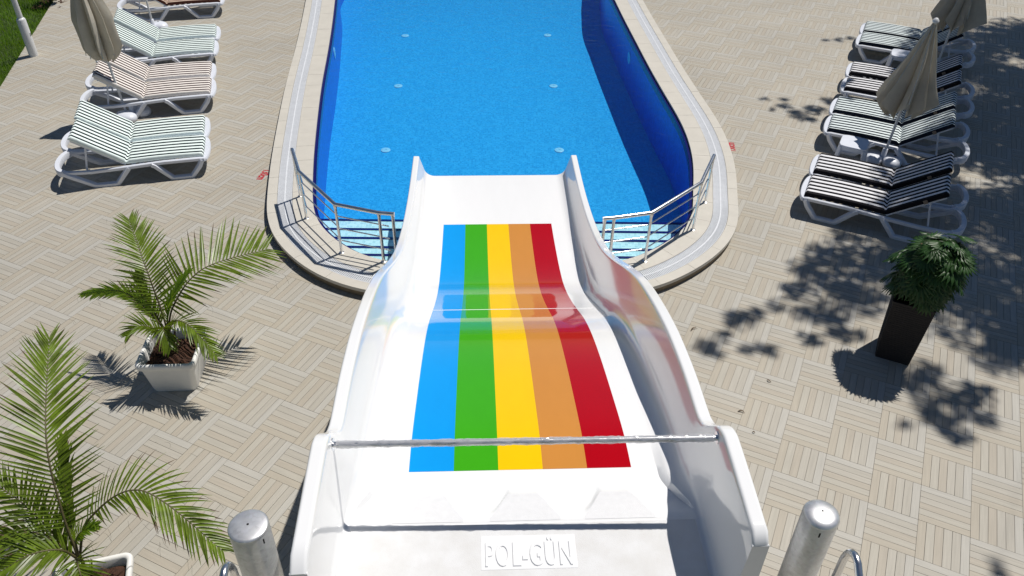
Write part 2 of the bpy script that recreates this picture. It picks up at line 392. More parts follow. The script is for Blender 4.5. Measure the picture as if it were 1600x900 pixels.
M_FLOOR = mosaic('azure_mosaic', (0.010, 0.26, 0.59), (0.020, 0.325, 0.67), (0.035, 0.39, 0.75), 0.032, 0.46)
M_WALL = mosaic('royal_mosaic', (0.003, 0.06, 0.50), (0.005, 0.08, 0.58), (0.010, 0.11, 0.66), 0.045, 0.45)
M_STEP = mosaic('aqua_mosaic', (0.50, 0.68, 0.72), (0.60, 0.76, 0.79), (0.72, 0.84, 0.85), 0.045, 0.45)
ZF, ZW = -1.02, 0.07
pb = MB()
ring(pb, 0.0, -0.05, 0.0, ZF, 1)
vs = [(p.x, p.y, ZF) for p in INR]; pb.add(vs, [tuple(range(480))], 0)
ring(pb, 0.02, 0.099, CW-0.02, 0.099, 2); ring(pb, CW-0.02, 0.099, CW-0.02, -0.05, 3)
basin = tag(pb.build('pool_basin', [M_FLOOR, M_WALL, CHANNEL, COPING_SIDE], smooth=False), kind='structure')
wb = MB(); ring(wb, -0.045, 0.088, 0.0, 0.088); ring(wb, -0.045, -0.03, -0.045, 0.088); ring(wb, 0.0, 0.1, 0.0, -0.05); ring(wb, 0.02, 0.1, 0.0, 0.1)
wb.build('waterline_band', NAVY, basin, smooth=False)
# coping tiles: an inner band, a grating channel, an outer band
Lc = sum((INR[(i+1) % 480]-INR[i]).length for i in range(480)); seg = Lc/480
def tile_geo(i0, i1, d0, d1, mb, bull=False):
    A, B = offs_c[d0], offs_c[d1]; n = i1-i0; g = 0.0016
    def pt(L, i, e):
        p = L[i % 480]; t = (L[(i+1) % 480]-L[i-1]).normalized(); return p+t*e
    idx = list(range(i0, i1+1))
    a = [pt(A, i, g if i == i0 else (-g if i == i1 else 0)) for i in idx]; b = [pt(B, i, g if i == i0 else (-g if i == i1 else 0)) for i in idx]
    z0, z1 = 0.1005, ZC+random.uniform(-0.0008, 0.0008)
    if bull: z0 = 0.085
    m = n+1; vs = [(p.x, p.y, z0) for p in a]+[(p.x, p.y, z0) for p in b]+[(p.x, p.y, z1) for p in a]+[(p.x, p.y, z1) for p in b]
    fs = [(2*m+k, 2*m+k+1, 3*m+k+1, 3*m+k) for k in range(n)]
    fs += [(k, 2*m+k, 2*m+k+1, k+1)[::-1] for k in range(n)]+[(m+k, m+k+1, 3*m+k+1, 3*m+k)[::-1] for k in range(n)]
    if bull: fs += [(k, k+1, m+k+1, m+k) for k in range(n)]
    fs += [(0, m, 3*m, 2*m), (n, 2*m+n, 3*m+n, m+n)]
    mb.add(vs, fs)
offs_c = {d: offs(d) for d in (0.0, 0.13, 0.265, 0.27, 0.465, 0.47, CW)}
cop_rest = MB(); step = 5; ncop = 0
for i in range(0, 480, step):
    mid = INR[(i+2) % 480]; far = mid.y > 17.5
    for d0, d1 in ((0.0, 0.265), (0.47, CW)):
        if far: tile_geo(i, i+step, d0, d1, cop_rest, d1 == CW)
        else:
            m = MB(); tile_geo(i, i+step, d0, d1, m, d1 == CW); m.build('coping_tile', COPING, basin, smooth=False); ncop += 1
tag(cop_rest.build('coping_far', COPING, basin, smooth=False), kind='stuff')
gm = MB(); pitch_g = 0.0195
A, B, Cc = offs(0.272), offs(0.463), offs(0.3675)
for (L0, L1) in ((A, Cc), (Cc, B)):
    nn = int(Lc/pitch_g)
    for q in range(nn):
        f = q*480/nn; i = int(f) % 480; t = f-int(f)
        a = L0[i].lerp(L0[(i+1) % 480], t); b = L1[i].lerp(L1[(i+1) % 480], t)
        if a.y > 18.5: continue
        d = (b-a).normalized(); a = a+d*0.006; b = b-d*0.006; s = Vector((-d.y, d.x, 0))*0.0068
        vs = [(*(p+e)[:2], z) for z in (0.106, 0.125) for p, e in ((a, -s), (b, -s), (b, s), (a, s))]
        gm.add(vs, [(4, 5, 6, 7), (0, 1, 5, 4), (1, 2, 6, 5), (2, 3, 7, 6), (3, 0, 4, 7)])
tag(gm.build('grating_slats', GRATE, basin, smooth=False), kind='stuff')
sp = MB()
for dd, w in ((0.3675, 0.008), (0.2735, 0.003), (0.4615, 0.003)):
    ring(sp, dd-w, 0.1275, dd+w, 0.1275); ring(sp, dd-w, 0.10, dd-w, 0.1275); ring(sp, dd+w, 0.1275, dd+w, 0.10)
sp.build('grating_rail', GRATE, basin, smooth=False)
# entry steps at the slide end
poly_in = [(p.x, p.y) for p in INR]
prev = None
for k, (ye, z) in enumerate([(8.42, -0.10), (8.76, -0.22), (9.14, -0.34), (9.53, -0.46), (9.94, -0.58)]):
    po = clip_poly(poly_in, (-0.012, 1.0), ye); po = [(x*0.998, 8.9+(y-8.9)*0.999) for x, y in po]
    m = MB(); n = len(po)
    m.add([(x, y, z) for x, y in po]+[(x, y, z-0.12 if k < 4 else ZF) for x, y in po], [tuple(range(n))]+[(i, (i+1) % n, n+(i+1) % n, n+i)[::-1] for i in range(n)])
    st = m.build('pool_step', M_STEP, basin, smooth=False)
    ed = [p for p in po if abs(-0.012*p[0]+p[1]-ye) < 0.02]
    xa, xb = min(p[0] for p in ed), max(p[0] for p in ed)
    nb = MB(); nb.box(((xa+xb)/2, ye+0.012*(xa+xb)/2-0.02, z+0.002), (xb-xa-0.01, 0.045, 0.012), math.atan(0.012)); nb.build('nosing', NAVY, st, smooth=False)
# inlets
INLET = mat('inlet_plastic', (0.26, 0.58, 0.78), 0.4)
m = MB(); m.lathe([(0.0, 0.0), (0.085, 0.0), (0.085, 0.010), (0.07, 0.016), (0.02, 0.016), (0.019, 0.010), (0.0, 0.010)], 20); inl = m.mesh('floor_inlet', INLET)
for x, y in [(-2.55, 18.2), (-2.38, 15.48), (-2.28, 12.8), (0.72, 18.38), (0.775, 15.61), (0.80, 12.91)]: obj('floor_inlet', inl, basin, (x, y, ZF))
for x, y in [(-3.60, 15.49), (2.25, 15.55)]:
    i = min(range(480), key=lambda q: (INR[q]-Vector((x, y, 0))).length); t = (INR[(i+1) % 480]-INR[i-1]).normalized()
    o = obj('wall_light', inl, basin, (INR[i].x, INR[i].y, -0.36)); o.rotation_euler = Vector((-t.y, t.x, 0)).to_track_quat('Z', 'Y').to_euler(); o.scale = (1.35, 1.35, 1)
# water
def water():
    m = bpy.data.materials.new('pool_water'); m.use_nodes = True; nt = m.node_tree; nt.nodes.remove(nt.nodes['Principled BSDF'])
    tr = nt.nodes.new('ShaderNodeBsdfTransparent'); tr.inputs['Color'].default_value = (0.80, 0.955, 1.0, 1)
    gl = nt.nodes.new('ShaderNodeBsdfGlossy'); gl.inputs['Roughness'].default_value = 0.04
    fr = nt.nodes.new('ShaderNodeFresnel'); fr.inputs['IOR'].default_value = 1.33
    geo = nt.nodes.new('ShaderNodeNewGeometry'); n = nt.nodes.new('ShaderNodeTexNoise'); n.inputs['Scale'].default_value = 5.5; n.inputs['Detail'].default_value = 4; n.inputs['Distortion'].default_value = 0.6
    link(nt, geo.outputs['Position'], n.inputs['Vector'])
    bp = nt.nodes.new('ShaderNodeBump'); bp.inputs['Strength'].default_value = 0.6; bp.inputs['Distance'].default_value = 0.03
    link(nt, n.outputs['Fac'], bp.inputs['Height'])
    for s in (gl, fr): link(nt, bp.outputs['Normal'], s.inputs['Normal'])
    mx = nt.nodes.new('ShaderNodeMixShader'); link(nt, fr.outputs[0], mx.inputs[0]); link(nt, tr.outputs[0], mx.inputs[1]); link(nt, gl.outputs[0], mx.inputs[2])
    link(nt, mx.outputs[0], nt.nodes['Material Output'].inputs['Surface']); return m
w = MB(); w.add([(p.x, p.y, ZW) for p in INR], [tuple(range(480))]); tag(w.build('pool_water', water(), smooth=False), kind='structure')
# depth marks painted on the paving
def text_mesh(body, size, extrude=0.0, bevel=0.0, sx=1.0, spacing=1.0, bold=0.0):
    cu = bpy.data.curves.new('txt', 'FONT'); cu.body = body; cu.size = size; cu.extrude = extrude; cu.bevel_depth = bevel; cu.align_x = 'CENTER'; cu.align_y = 'CENTER'; cu.space_character = spacing; cu.offset = bold
    cu.resolution_u = 4
    o = bpy.data.objects.new('txt', cu); COL.objects.link(o)
    me = bpy.data.meshes.new_from_object(o.evaluated_get(bpy.context.evaluated_depsgraph_get()))
    bpy.data.objects.remove(o); 
    for v in me.vertices: v.co.x *= sx
    return me
me = text_mesh('130cm', 0.175, 0.0008, sx=0.62, bold=0.004); me.materials.clear(); me.materials.append(RED_PAINT)
for loc, rz, lb in (((-3.60, 10.16, 0.0018), R(-90-8), 'red 130cm depth mark painted on the paving left of the pool'), ((3.345, 11.24, 0.0018), R(84), 'red 130cm depth mark painted on the paving right of the pool')):
    tag(obj('depth_mark', me, None, loc, rz), lb, 'depth mark', 'depth marks painted beside the pool')
# ------------------------------------------------------------------ water slide (axis frame: s along the chute, t across)
SX, SPSI = 0.235, 0.05
slide = thing('water_slide', 'wide white water slide with five rainbow stripes running down into the pool', 'water slide', (SX, 0, 0), SPSI)
# local frame: x = t, y = s
zfl = pchip([2.0, 2.82, 3.0, 3.25, 3.6, 4.05, 4.63, 5.1, 5.5, 5.9, 6.4, 6.8, 7.2, 7.8, 8.6, 9.3, 9.95], [2.10, 2.097, 2.085, 2.055, 1.985, 1.865, 1.69, 1.515, 1.32, 1.085, 0.80, 0.60, 0.45, 0.325, 0.235, 0.205, 0.19])
zrm = pchip([2.0, 2.20, 2.86, 2.92, 3.22, 3.30, 3.6, 4.1, 4.4, 4.87, 5.3, 5.75, 6.2, 6.7, 7.0, 7.5, 8.25, 9.1, 10.0], [2.70, 2.71, 2.735, 2.72, 2.46, 2.435, 2.42, 2.35, 2.275, 2.12, 1.94, 1.70, 1.44, 1.17, 1.03, 0.85, 0.66, 0.545, 0.50])
def lerp(a, b, t): t = max(0, min(1, t)); t = t*t*(3-2*t); return a+(b-a)*t
def tongue(s, t):
    """three raised foot tongues that run out into the chute; between them the lanes start sunken with rounded ends"""
    if s < 2.84: return 0.0
    base = -0.042*lerp(0, 1, (s-2.84)/0.16)*(1-lerp(0, 1, (s-3.1)/0.5))
    h = 0.0; k = max(0.0, min(1.0, (s-2.85)/0.21))
    for c in (0.005, -0.55, 0.55):
        w = 0.205-0.125*k**0.8
        h = max(h, lerp(1, 0, (abs(t-c)-w)/0.022))
    return base*(1-h*(1-lerp(0, 1, (s-2.96)/0.16)))
stations = [2.20+0.06*i for i in range(9)]+[2.74, 2.78, 2.808, 2.8145, 2.82]+[2.82+0.0125*i for i in range(1, 33)]+[3.22+0.055*i for i in range(1, 122)]
stations = [s for s in stations if s < 9.93]+[9.94]
def section(s, low):
    zf = 2.0945 if low else zfl(s); zr = zrm(s)
    k = (s-2.84)/0.35
    hw = lerp(0.985, 0.845, k); rf = lerp(0.035, 0.15, k); wi = 1.042
    end = (s-2.2)/0.05
    if end < 1: zr -= 0.05*(1-math.sqrt(max(0, 1-(1-end)**2)))
    pts = []
    NF = 84
    for i in range(NF+1): t = hw*i/NF; pts.append((t, zf+(0 if low else tongue(s, t)), zf+(0 if low else tongue(s, -t))))
    for i in range(1, 9):
        a = R(83)*i/8; pts.append((hw+rf*math.sin(a), zf+rf*(1-math.cos(a)), None))
    te, ze = pts[-1][0], pts[-1][1]
    for i in range(1, 6):
        q = i/5; pts.append((te+(wi-te)*q, ze+(zr-0.03-ze)*q, None))
    pts += [(wi+0.003, zr-0.012, None), (wi+0.008, zr-0.004, None), (wi+0.016, zr, None), (wi+0.022, zr, None), (1.108, zr, None), (1.114, zr, None), (1.121, zr-0.004, None), (1.126, zr-0.012, None), (1.1265, zr-0.02, None), (1.128, zr-0.075, None), (1.128, zr-0.085, None)]
    low_ = []; TK = 0.014
    for i in range(len(pts)):
        a_, b_ = pts[max(0, i-1)], pts[min(len(pts)-1, i+1)]; dx, dz = b_[0]-a_[0], b_[1]-a_[1]; L_ = math.hypot(dx, dz) or 1
        low_.append((max(0.0, pts[i][0]+dz/L_*TK), pts[i][1]-dx/L_*TK, None if pts[i][2] is None else pts[i][2]-TK))
    sh = 0.04*max(0, (2.45-s)/0.25); up_r = [(t, s+sh*t, z) for t, z, zl in pts]; up_l = [(-t, s-sh*t, z if zl is None else zl) for t, z, zl in pts[1:]]
    lo_r = [(t, s+sh*t, z) for t, z, zl in low_]; lo_l = [(-t, s-sh*t, z if zl is None else zl) for t, z, zl in low_[1:]]
    return up_l[::-1]+up_r+lo_r[::-1]+lo_l
secs = []
for s in stations:
    if abs(s-2.8145) < 1e-6: secs.append(section(2.8145, True)); continue
    secs.append(section(s, s < 2.815))
m = MB(); n = len(secs[0]); vs = [p for sc in secs for p in sc]
fs = [(i*n+j, i*n+(j+1) % n, (i+1)*n+(j+1) % n, (i+1)*n+j)[::-1] for i in range(len(secs)-1) for j in range(n)]
h2 = n//2
for q in (0, (len(secs)-1)*n): fs += [(q+j, q+j+1, q+n-2-j, q+n-1-j) for j in range(h2-1)]
m.add(vs, fs)
me = m.mesh('chute', WHITE_GEL, angle=50)
bm = bmesh.new(); bm.from_mesh(me); bmesh.ops.recalc_face_normals(bm, faces=bm.faces); bm.to_mesh(me); bm.free()
chute = obj('chute', me, slide)
def half_profile(s):
    q = section(s, False); c = len(q)//4; k = max(range(len(q)//2), key=lambda i: -abs(q[i][0])-(0 if i <= len(q)//2 else 9)); k = (len(q)//2+1)//2-1; return q[k:k+85]
# moulding joint across the chute (a shallow proud lip following the inside)
jm = MB()
for sj in (5.98,):
    pr = [(t, z+0.0012) for t, s_, z in half_profile(sj)]
    path = [Vector((-t, sj, z)) for t, z in pr[:0:-1]]+[Vector((t, sj, z)) for t, z in pr]
    jm.sweep(path, [(-0.004, -0.002), (0.004, -0.002), (0.003, 0.0022), (-0.003, 0.0022)], up=Vector((0, 0, 1)))
jm.build('moulding_joint', WHITE_GEL, slide)
STRIPE = [('blue', srgb(18, 162, 246)), ('green', srgb(66, 176, 20)), ('yellow', srgb(255, 208, 0)), ('orange', srgb(216, 146, 66)), ('red', srgb(184, 0, 14))]
for k, (nm, c) in enumerate(STRIPE):
    mt = mat(nm+'_gelcoat', tuple(0.86*q for q in c), 0.06, var=0.02, scale=4, spec=0.45, stretch=(2, 0.7, 1), rvar=0.02)
    a, b = -0.686+k*0.2744, -0.686+(k+1)*0.2744
    m = MB(); ss = [3.25+0.045*i for i in range(121)]; ss = [s for s in ss if s < 8.64]+[8.65]; N = 4
    for s in ss:
        for j in range(N+1): m.v.append((a+(b-a)*j/N, s, zfl(s)+tongue(s, a+(b-a)*j/N)+0.0018))
        for j in (N, 0): m.v.append((a+(b-a)*j/N, s, zfl(s)+tongue(s, a+(b-a)*j/N)-0.002))
    w_ = N+3
    for i in range(len(ss)-1):
        for j in range(w_): m.f.append((i*w_+j, i*w_+(j+1) % w_, (i+1)*w_+(j+1) % w_, (i+1)*w_+j)); m.mi.append(0); m.uv.append(None)
    m.f += [tuple(range(w_))[::-1], tuple((len(ss)-1)*w_+j for j in range(w_))]; m.mi += [0, 0]; m.uv += [None, None]
    o = m.build('colour_stripe', mt, slide, angle=40); o['label'] = nm+' stripe running down the chute floor'
# rough foot treads on the three tongues between the lanes
TREAD = mat('tread_grip', (0.73, 0.735, 0.75), 0.6, var=0.03, scale=30, bump=0.3, bscale=200, dist=0.004)
for c in (0.005, -0.55, 0.55):
    m = MB(); NS, NT = 18, 12
    for i in range(NS+1):
        s = 2.823+0.215*i/NS; k = max(0.0, min(1.0, (s-2.85)/0.21)); w_ = 0.205-0.125*k**0.8-0.004
        for j in range(NT+1):
            t = c-w_+2*w_*j/NT; m.v.append((t, s, zfl(s)+tongue(s, t)+0.0016))
    for i in range(NS):
        for j in range(NT):
            q = i*(NT+1)+j; m.f.append((q, q+1, q+NT+2, q+NT+1)); m.mi.append(0); m.uv.append(None)
    m.build('foot_tread', TREAD, slide)
# non-slip entry floor with the embossed name plate
m = MB(); m.box((0, 2.505, 2.0956), (1.955, 0.60, 0.006), bev=0.002); m.build('entry_floor', NONSLIP, slide)
m = MB(); m.box((0.012, 2.618, 2.0995), (0.525, 0.215, 0.0022), bev=0.002); plate = m.build('name_plate', WHITE_GEL, slide)
me = text_mesh('POL-GÜN', 0.205, 0.0018, 0.0038, sx=0.56, spacing=1.12); me.materials.clear(); me.materials.append(WHITE_GEL)
bb = [v.co.x for v in me.vertices]; wid = max(bb)-min(bb); cx = (max(bb)+min(bb))/2
by = [v.co.y for v in me.vertices]; hgt = max(by)-min(by); cy = (max(by)+min(by))/2
for v in me.vertices: v.co.x = (v.co.x-cx)*0.475/wid; v.co.y = (v.co.y-cy)*0.185/hgt
me.polygons.foreach_set('use_smooth', [False]*len(me.polygons))
lt = obj('lettering', me, plate, (0.012, 2.620, 2.1015)); lt['label'] = 'raised white letters POL-GÜN'
# safety bar, wrapped in clear film
ba, bb_ = Vector((-1.045, 2.965, 2.615)), Vector((1.045, 2.93, 2.645))
bar = MB(); bar.tube([ba, bb_], 0.0165, 14)
for e, d in ((ba, 1), (bb_, -1)):
    dr = (bb_-ba).normalized()*d; bar.tube([e, e+dr*0.008, e+dr*0.0081], 0.036, 18, scales=[1, 1, 0.6])
bar_o = bar.build('safety_bar', STEEL, slide)
fl = MB(); N = 220; rr = random.Random(5); P = [ba.lerp(bb_, 0.012+0.976*i/N) for i in range(N+1)]
fl.tube(P, 0.0182, 20, caps=False); dr = (bb_-ba).normalized()
for i in range(len(fl.v)):
    q = Vector(fl.v[i]); ax = ba+dr*(q-ba).dot(dr); e = q-ax
    hel = math.atan2(e.z, e.y)+ax.x*16+2*mnoise.noise(Vector((ax.x*3, 0, 0)))
    k = 1+0.16*max(0, math.sin(hel*2))**3+0.22*max(0, mnoise.noise(Vector((ax.x*9, e.y*70, e.z*70)))) + (0.25*mnoise.noise(Vector((ax.x*40, e.y*200, e.z*200))))
    edge = abs((ax-ba).length-0.5*(bb_-ba).length)/(0.5*(bb_-ba).length)
    fl.v[i] = tuple(ax+e*(k+0.25*max(0, edge-0.75)))
def film():
    m = bpy.data.materials.new('clear_film'); m.use_nodes = True; nt = m.node_tree; nt.nodes.remove(nt.nodes['Principled BSDF'])
    t = nt.nodes.new('ShaderNodeBsdfTransparent'); g = nt.nodes.new('ShaderNodeBsdfGlossy'); g.inputs['Roughness'].default_value = 0.07
    d = nt.nodes.new('ShaderNodeBsdfDiffuse'); d.inputs['Color'].default_value = (0.9, 0.9, 0.92, 1)
    a = nt.nodes.new('ShaderNodeMixShader'); a.inputs[0].default_value = 0.35; b = nt.nodes.new('ShaderNodeMixShader'); b.inputs[0].default_value = 0.30
    link(nt, t.outputs[0], a.inputs[1]); link(nt, g.outputs[0], a.inputs[2]); link(nt, a.outputs[0], b.inputs[1]); link(nt, d.outputs[0], b.inputs[2])
    link(nt, b.outputs[0], nt.nodes['Material Output'].inputs['Surface']); return m
fl.build('plastic_wrap', film(), bar_o, angle=180)
for sg in (1, -1):
    m = MB(); m.box((sg*1.085, 2.207+sg*0.042, 2.36), (0.084, 0.014, 0.60), bev=0.004); m.build('end_flange', WHITE_GEL, slide)
# legs that carry the chute
for s, t in ((3.6, 0.8), (3.6, -0.8), (5.4, 0.8), (5.4, -0.8), (6.9, 0.7), (6.9, -0.7)):
    m = MB(); m.tube([(t, s, 0.0), (t, s, zfl(s)-0.05)], 0.045, 12); m.box((t, s, 0.008), (0.16, 0.16, 0.014)); m.build('support_leg', GALV, slide)
# ------------------------------------------------------------------ galvanised posts and stair handrails beside the slide
def local(s, t): return (SX+t*math.cos(SPSI)-s*math.sin(SPSI), t*math.sin(SPSI)+s*math.cos(SPSI))
for (s, t, r, z, flat, lb) in ((2.469, -1.386, 0.098, 2.6, 0.012, 'thick galvanised steel post with flat cap left of the slide top'), (2.45, 1.462, 0.091, 2.6, 0.03, 'thick galvanised steel post with domed cap right of the slide top')):
    x, y = local(s, t); p = thing('steel_post', lb, 'post', (x, y, 0), random.uniform(0, 3), 'galvanised posts at the slide top')
    m = MB(); m.lathe([(r, 0.0), (r, z-0.006), (r-0.003, z-0.002)], 40); b_ = m.build('post_tube', GALV, p, angle=60)
    m = MB(); prof = [(r+0.0005, z-0.004), (r+0.001, z), (r*0.985, z+0.003)]+[(r*math.cos(a), z+0.003+flat*math.sin(a)) for a in [R(15*i) for i in range(1, 6)]]+[(0.0005, z+0.003+flat)]
    m.lathe(prof, 40); cp = m.build('cap', GALV, p, angle=60)
    m = MB(); m.lathe([(0.006, z+flat-0.002), (0.006, z+flat+0.0042), (0.001, z+flat+0.0043)], 10); m.build('vent_hole', DARK, cp)
    for a in (R(200), R(300), R(40)):
        m = MB(); m.box((math.cos(a)*(r-0.0015), math.sin(a)*(r-0.0015), z-0.045), (0.008, 0.004, 0.035), a+math.pi/2); m.build('slot', DARK, b_)
    m = MB(); m.lathe([(r+0.09, 0.0), (r+0.09, 0.012), (r, 0.012)], 24); m.build('base_plate', GALV, p)
for (s, t, sg, lb) in ((2.20, -1.39, -1, 'bent steel stair handrail beside the left galvanised post'), (2.18, 1.47, 1, 'bent steel stair handrail beside the right galvanised post')):
    x, y = local(s, t); h = thing('stair_handrail', lb, 'handrail', (x, y, 0), SPSI, 'stair handrails at the slide top')
    top = 2.76
    pts = [Vector((0, 0, 0)), Vector((0, 0, top-0.12))]+[Vector((sg*0.004, -0.07+0.07*math.cos(a), top-0.12+0.10*math.sin(a))) for a in [R(18*i) for i in range(1, 7)]]
    d = Vector((sg*0.02, -0.74, -0.67)).normalized(); e = pts[-1]
    pts += [e+d*0.25, e+d*1.2, e+d*2.4]; l = pts[-1]; pts += [Vector((l.x, l.y, 0.0))]
    m = MB(); m.tube(pts, 0.0185, 14); m.build('top_rail', STEEL, h, angle=70)
    for k in (0.55, 1.15, 1.75):
        q = e+d*k; m = MB(); m.tube([q, Vector((q.x, q.y, 0.0))], 0.0125, 10); m.build('baluster', STEEL, h)
# ------------------------------------------------------------------ pool handrails
def pool_rail(name, posts, tail, label):
    c = posts[1]; o = thing(name, label, 'handrail', (c[0], c[1], ZC), 0, 'steel handrails around the slide end of the pool')
    P = [Vector((x-c[0], y-c[1], 0)) for x, y in posts]; H_ = 0.70
    for k, p in enumerate(P):
        m = MB(); r = 0.017 if k < 3 else 0.019
        m.tube([p+Vector((0, 0, -0.002)), p+Vector((0, 0, H_-0.02))], r, 12); m.lathe([(0.032, 0.0), (0.032, 0.006), (0.018, 0.012)], 14, (p.x, p.y, 0)); m.build('post', STEEL, o)
        m = MB(); m.lathe([(0.020, H_-0.05), (0.023, H_-0.03), (0.023, H_-0.012)], 12, (p.x, p.y, 0)); m.build('collar', STEEL, o)
    top = [p+Vector((0, 0, H_)) for p in P]; ext = (top[0]-top[1]).normalized()
    m = MB(); m.tube([top[0]+ext*0.03]+top+[top[-1]+(top[-1]-top[-2]).normalized()*0.02], 0.0235, 14); m.build('top_rail', STEEL, o, angle=50)
    for z in (0.17, 0.345, 0.52):
        q = [p+Vector((0, 0, z)) for p in P[:4]]; ds = [(q[min(i+1, 3)]-q[max(i-1, 0)]).normalized() for i in range(4)]
        q = [a+Vector((d.y, -d.x, 0))*0.024*tail for a, d in zip(q, ds)]
        q[0] = q[0]+(q[0]-q[1]).normalized()*0.02; q[-1] = q[-1]+(q[-1]-q[-2]).normalized()*0.10
        m = MB(); m.tube(q, 0.0085, 8); m.build('rod', STEEL, o, angle=50)
    return o
pool_rail('pool_handrail', [(-2.889, 9.385), (-2.691, 8.853), (-2.102, 8.104), (-1.562, 7.957-0.02), (-1.40, 7.92)], -1, 'bent steel handrail on the coping left of the slide')
pool_rail('pool_handrail', [(2.60, 9.42), (2.324, 8.746), (1.619, 8.037), (1.17, 7.92), (1.06, 7.90)], 1, 'bent steel handrail on the coping right of the slide')
# ------------------------------------------------------------------ sun loungers (local: x from foot to head, y across)
def stripe_mat(name, light, dark, frac, pitch):
    m = bpy.data.materials.new(name); m.use_nodes = True; nt = m.node_tree; b = nt.nodes['Principled BSDF']; b.inputs['Roughness'].default_value = 0.85; b.inputs['Specular IOR Level'].default_value = 0.2
    tc = nt.nodes.new('ShaderNodeTexCoord'); sx = nt.nodes.new('ShaderNodeSeparateXYZ'); link(nt, tc.outputs['Object'], sx.inputs[0])
    nz = nt.nodes.new('ShaderNodeTexNoise'); nz.inputs['Scale'].default_value = 3.0; link(nt, tc.outputs['Object'], nz.inputs['Vector'])
    m1 = nt.nodes.new('ShaderNodeMath'); m1.operation = 'MULTIPLY_ADD'; m1.inputs[1].default_value = 0.006; link(nt, nz.outputs['Fac'], m1.inputs[0]); link(nt, sx.outputs[1], m1.inputs[2])
    a = nt.nodes.new('ShaderNodeMath'); a.operation = 'MULTIPLY_ADD'; a.inputs[1].default_value = 1/pitch; a.inputs[2].default_value = 20.5+frac/2-0.5-0.003/pitch; link(nt, m1.outputs[0], a.inputs[0])
    f = nt.nodes.new('ShaderNodeMath'); f.operation = 'FRACT'; link(nt, a.outputs[0], f.inputs[0])
    l = nt.nodes.new('ShaderNodeMath'); l.operation = 'LESS_THAN'; l.inputs[1].default_value = frac; link(nt, f.outputs[0], l.inputs[0])
    # the boxed border and the underside are plain dark cloth
    ab = nt.nodes.new('ShaderNodeMath'); ab.operation = 'ABSOLUTE'; link(nt, sx.outputs[1], ab.inputs[0])
    l2 = nt.nodes.new('ShaderNodeMath'); l2.operation = 'LESS_THAN'; l2.inputs[1].default_value = 0.4 if pitch == 0.0885 else 0.268; link(nt, ab.outputs[0], l2.inputs[0])
    mu = nt.nodes.new('ShaderNodeMath'); mu.operation = 'MULTIPLY'; link(nt, l.outputs[0], mu.inputs[0]); link(nt, l2.outputs[0], mu.inputs[1])
    mx = nt.nodes.new('ShaderNodeMix'); mx.data_type = 'RGBA'; mx.inputs[6].default_value = (*dark, 1); mx.inputs[7].default_value = (*light, 1); link(nt, mu.outputs[0], mx.inputs[0])
    link(nt, mx.outputs[2], b.inputs['Base Color'])
    n2 = nt.nodes.new('ShaderNodeTexNoise'); n2.inputs['Scale'].default_value = 14; link(nt, tc.outputs['Object'], n2.inputs['Vector'])
    bp = nt.nodes.new('ShaderNodeBump'); bp.inputs['Strength'].default_value = 0.35; bp.inputs['Distance'].default_value = 0.015; link(nt, n2.outputs['Fac'], bp.inputs['Height']); link(nt, bp.outputs[0], b.inputs['Normal'])
    return m
CUSH = {'green': stripe_mat('dark_green_stripe', (0.80, 0.90, 0.87), (0.003, 0.013, 0.018), 0.55, 0.0885),
        'maroon': stripe_mat('maroon_stripe', (0.82, 0.77, 0.72), (0.035, 0.012, 0.014), 0.54, 0.0885),
        'black': stripe_mat('black_stripe', (0.80, 0.80, 0.82), (0.007, 0.006, 0.009), 0.50, 0.098),
        'ink': stripe_mat('ink_stripe', (0.74, 0.82, 0.82), (0.008, 0.013, 0.026), 0.54, 0.088),
        'brown': stripe_mat('brown_stripe', (0.60, 0.48, 0.38), (0.09, 0.03, 0.02), 0.5, 0.083)}
TAN_CLOTH = mat('tan_strap', (0.25, 0.19, 0.14), 0.8)
FOLD, ZB = 1.03, 0.268
BA = R(35.5)
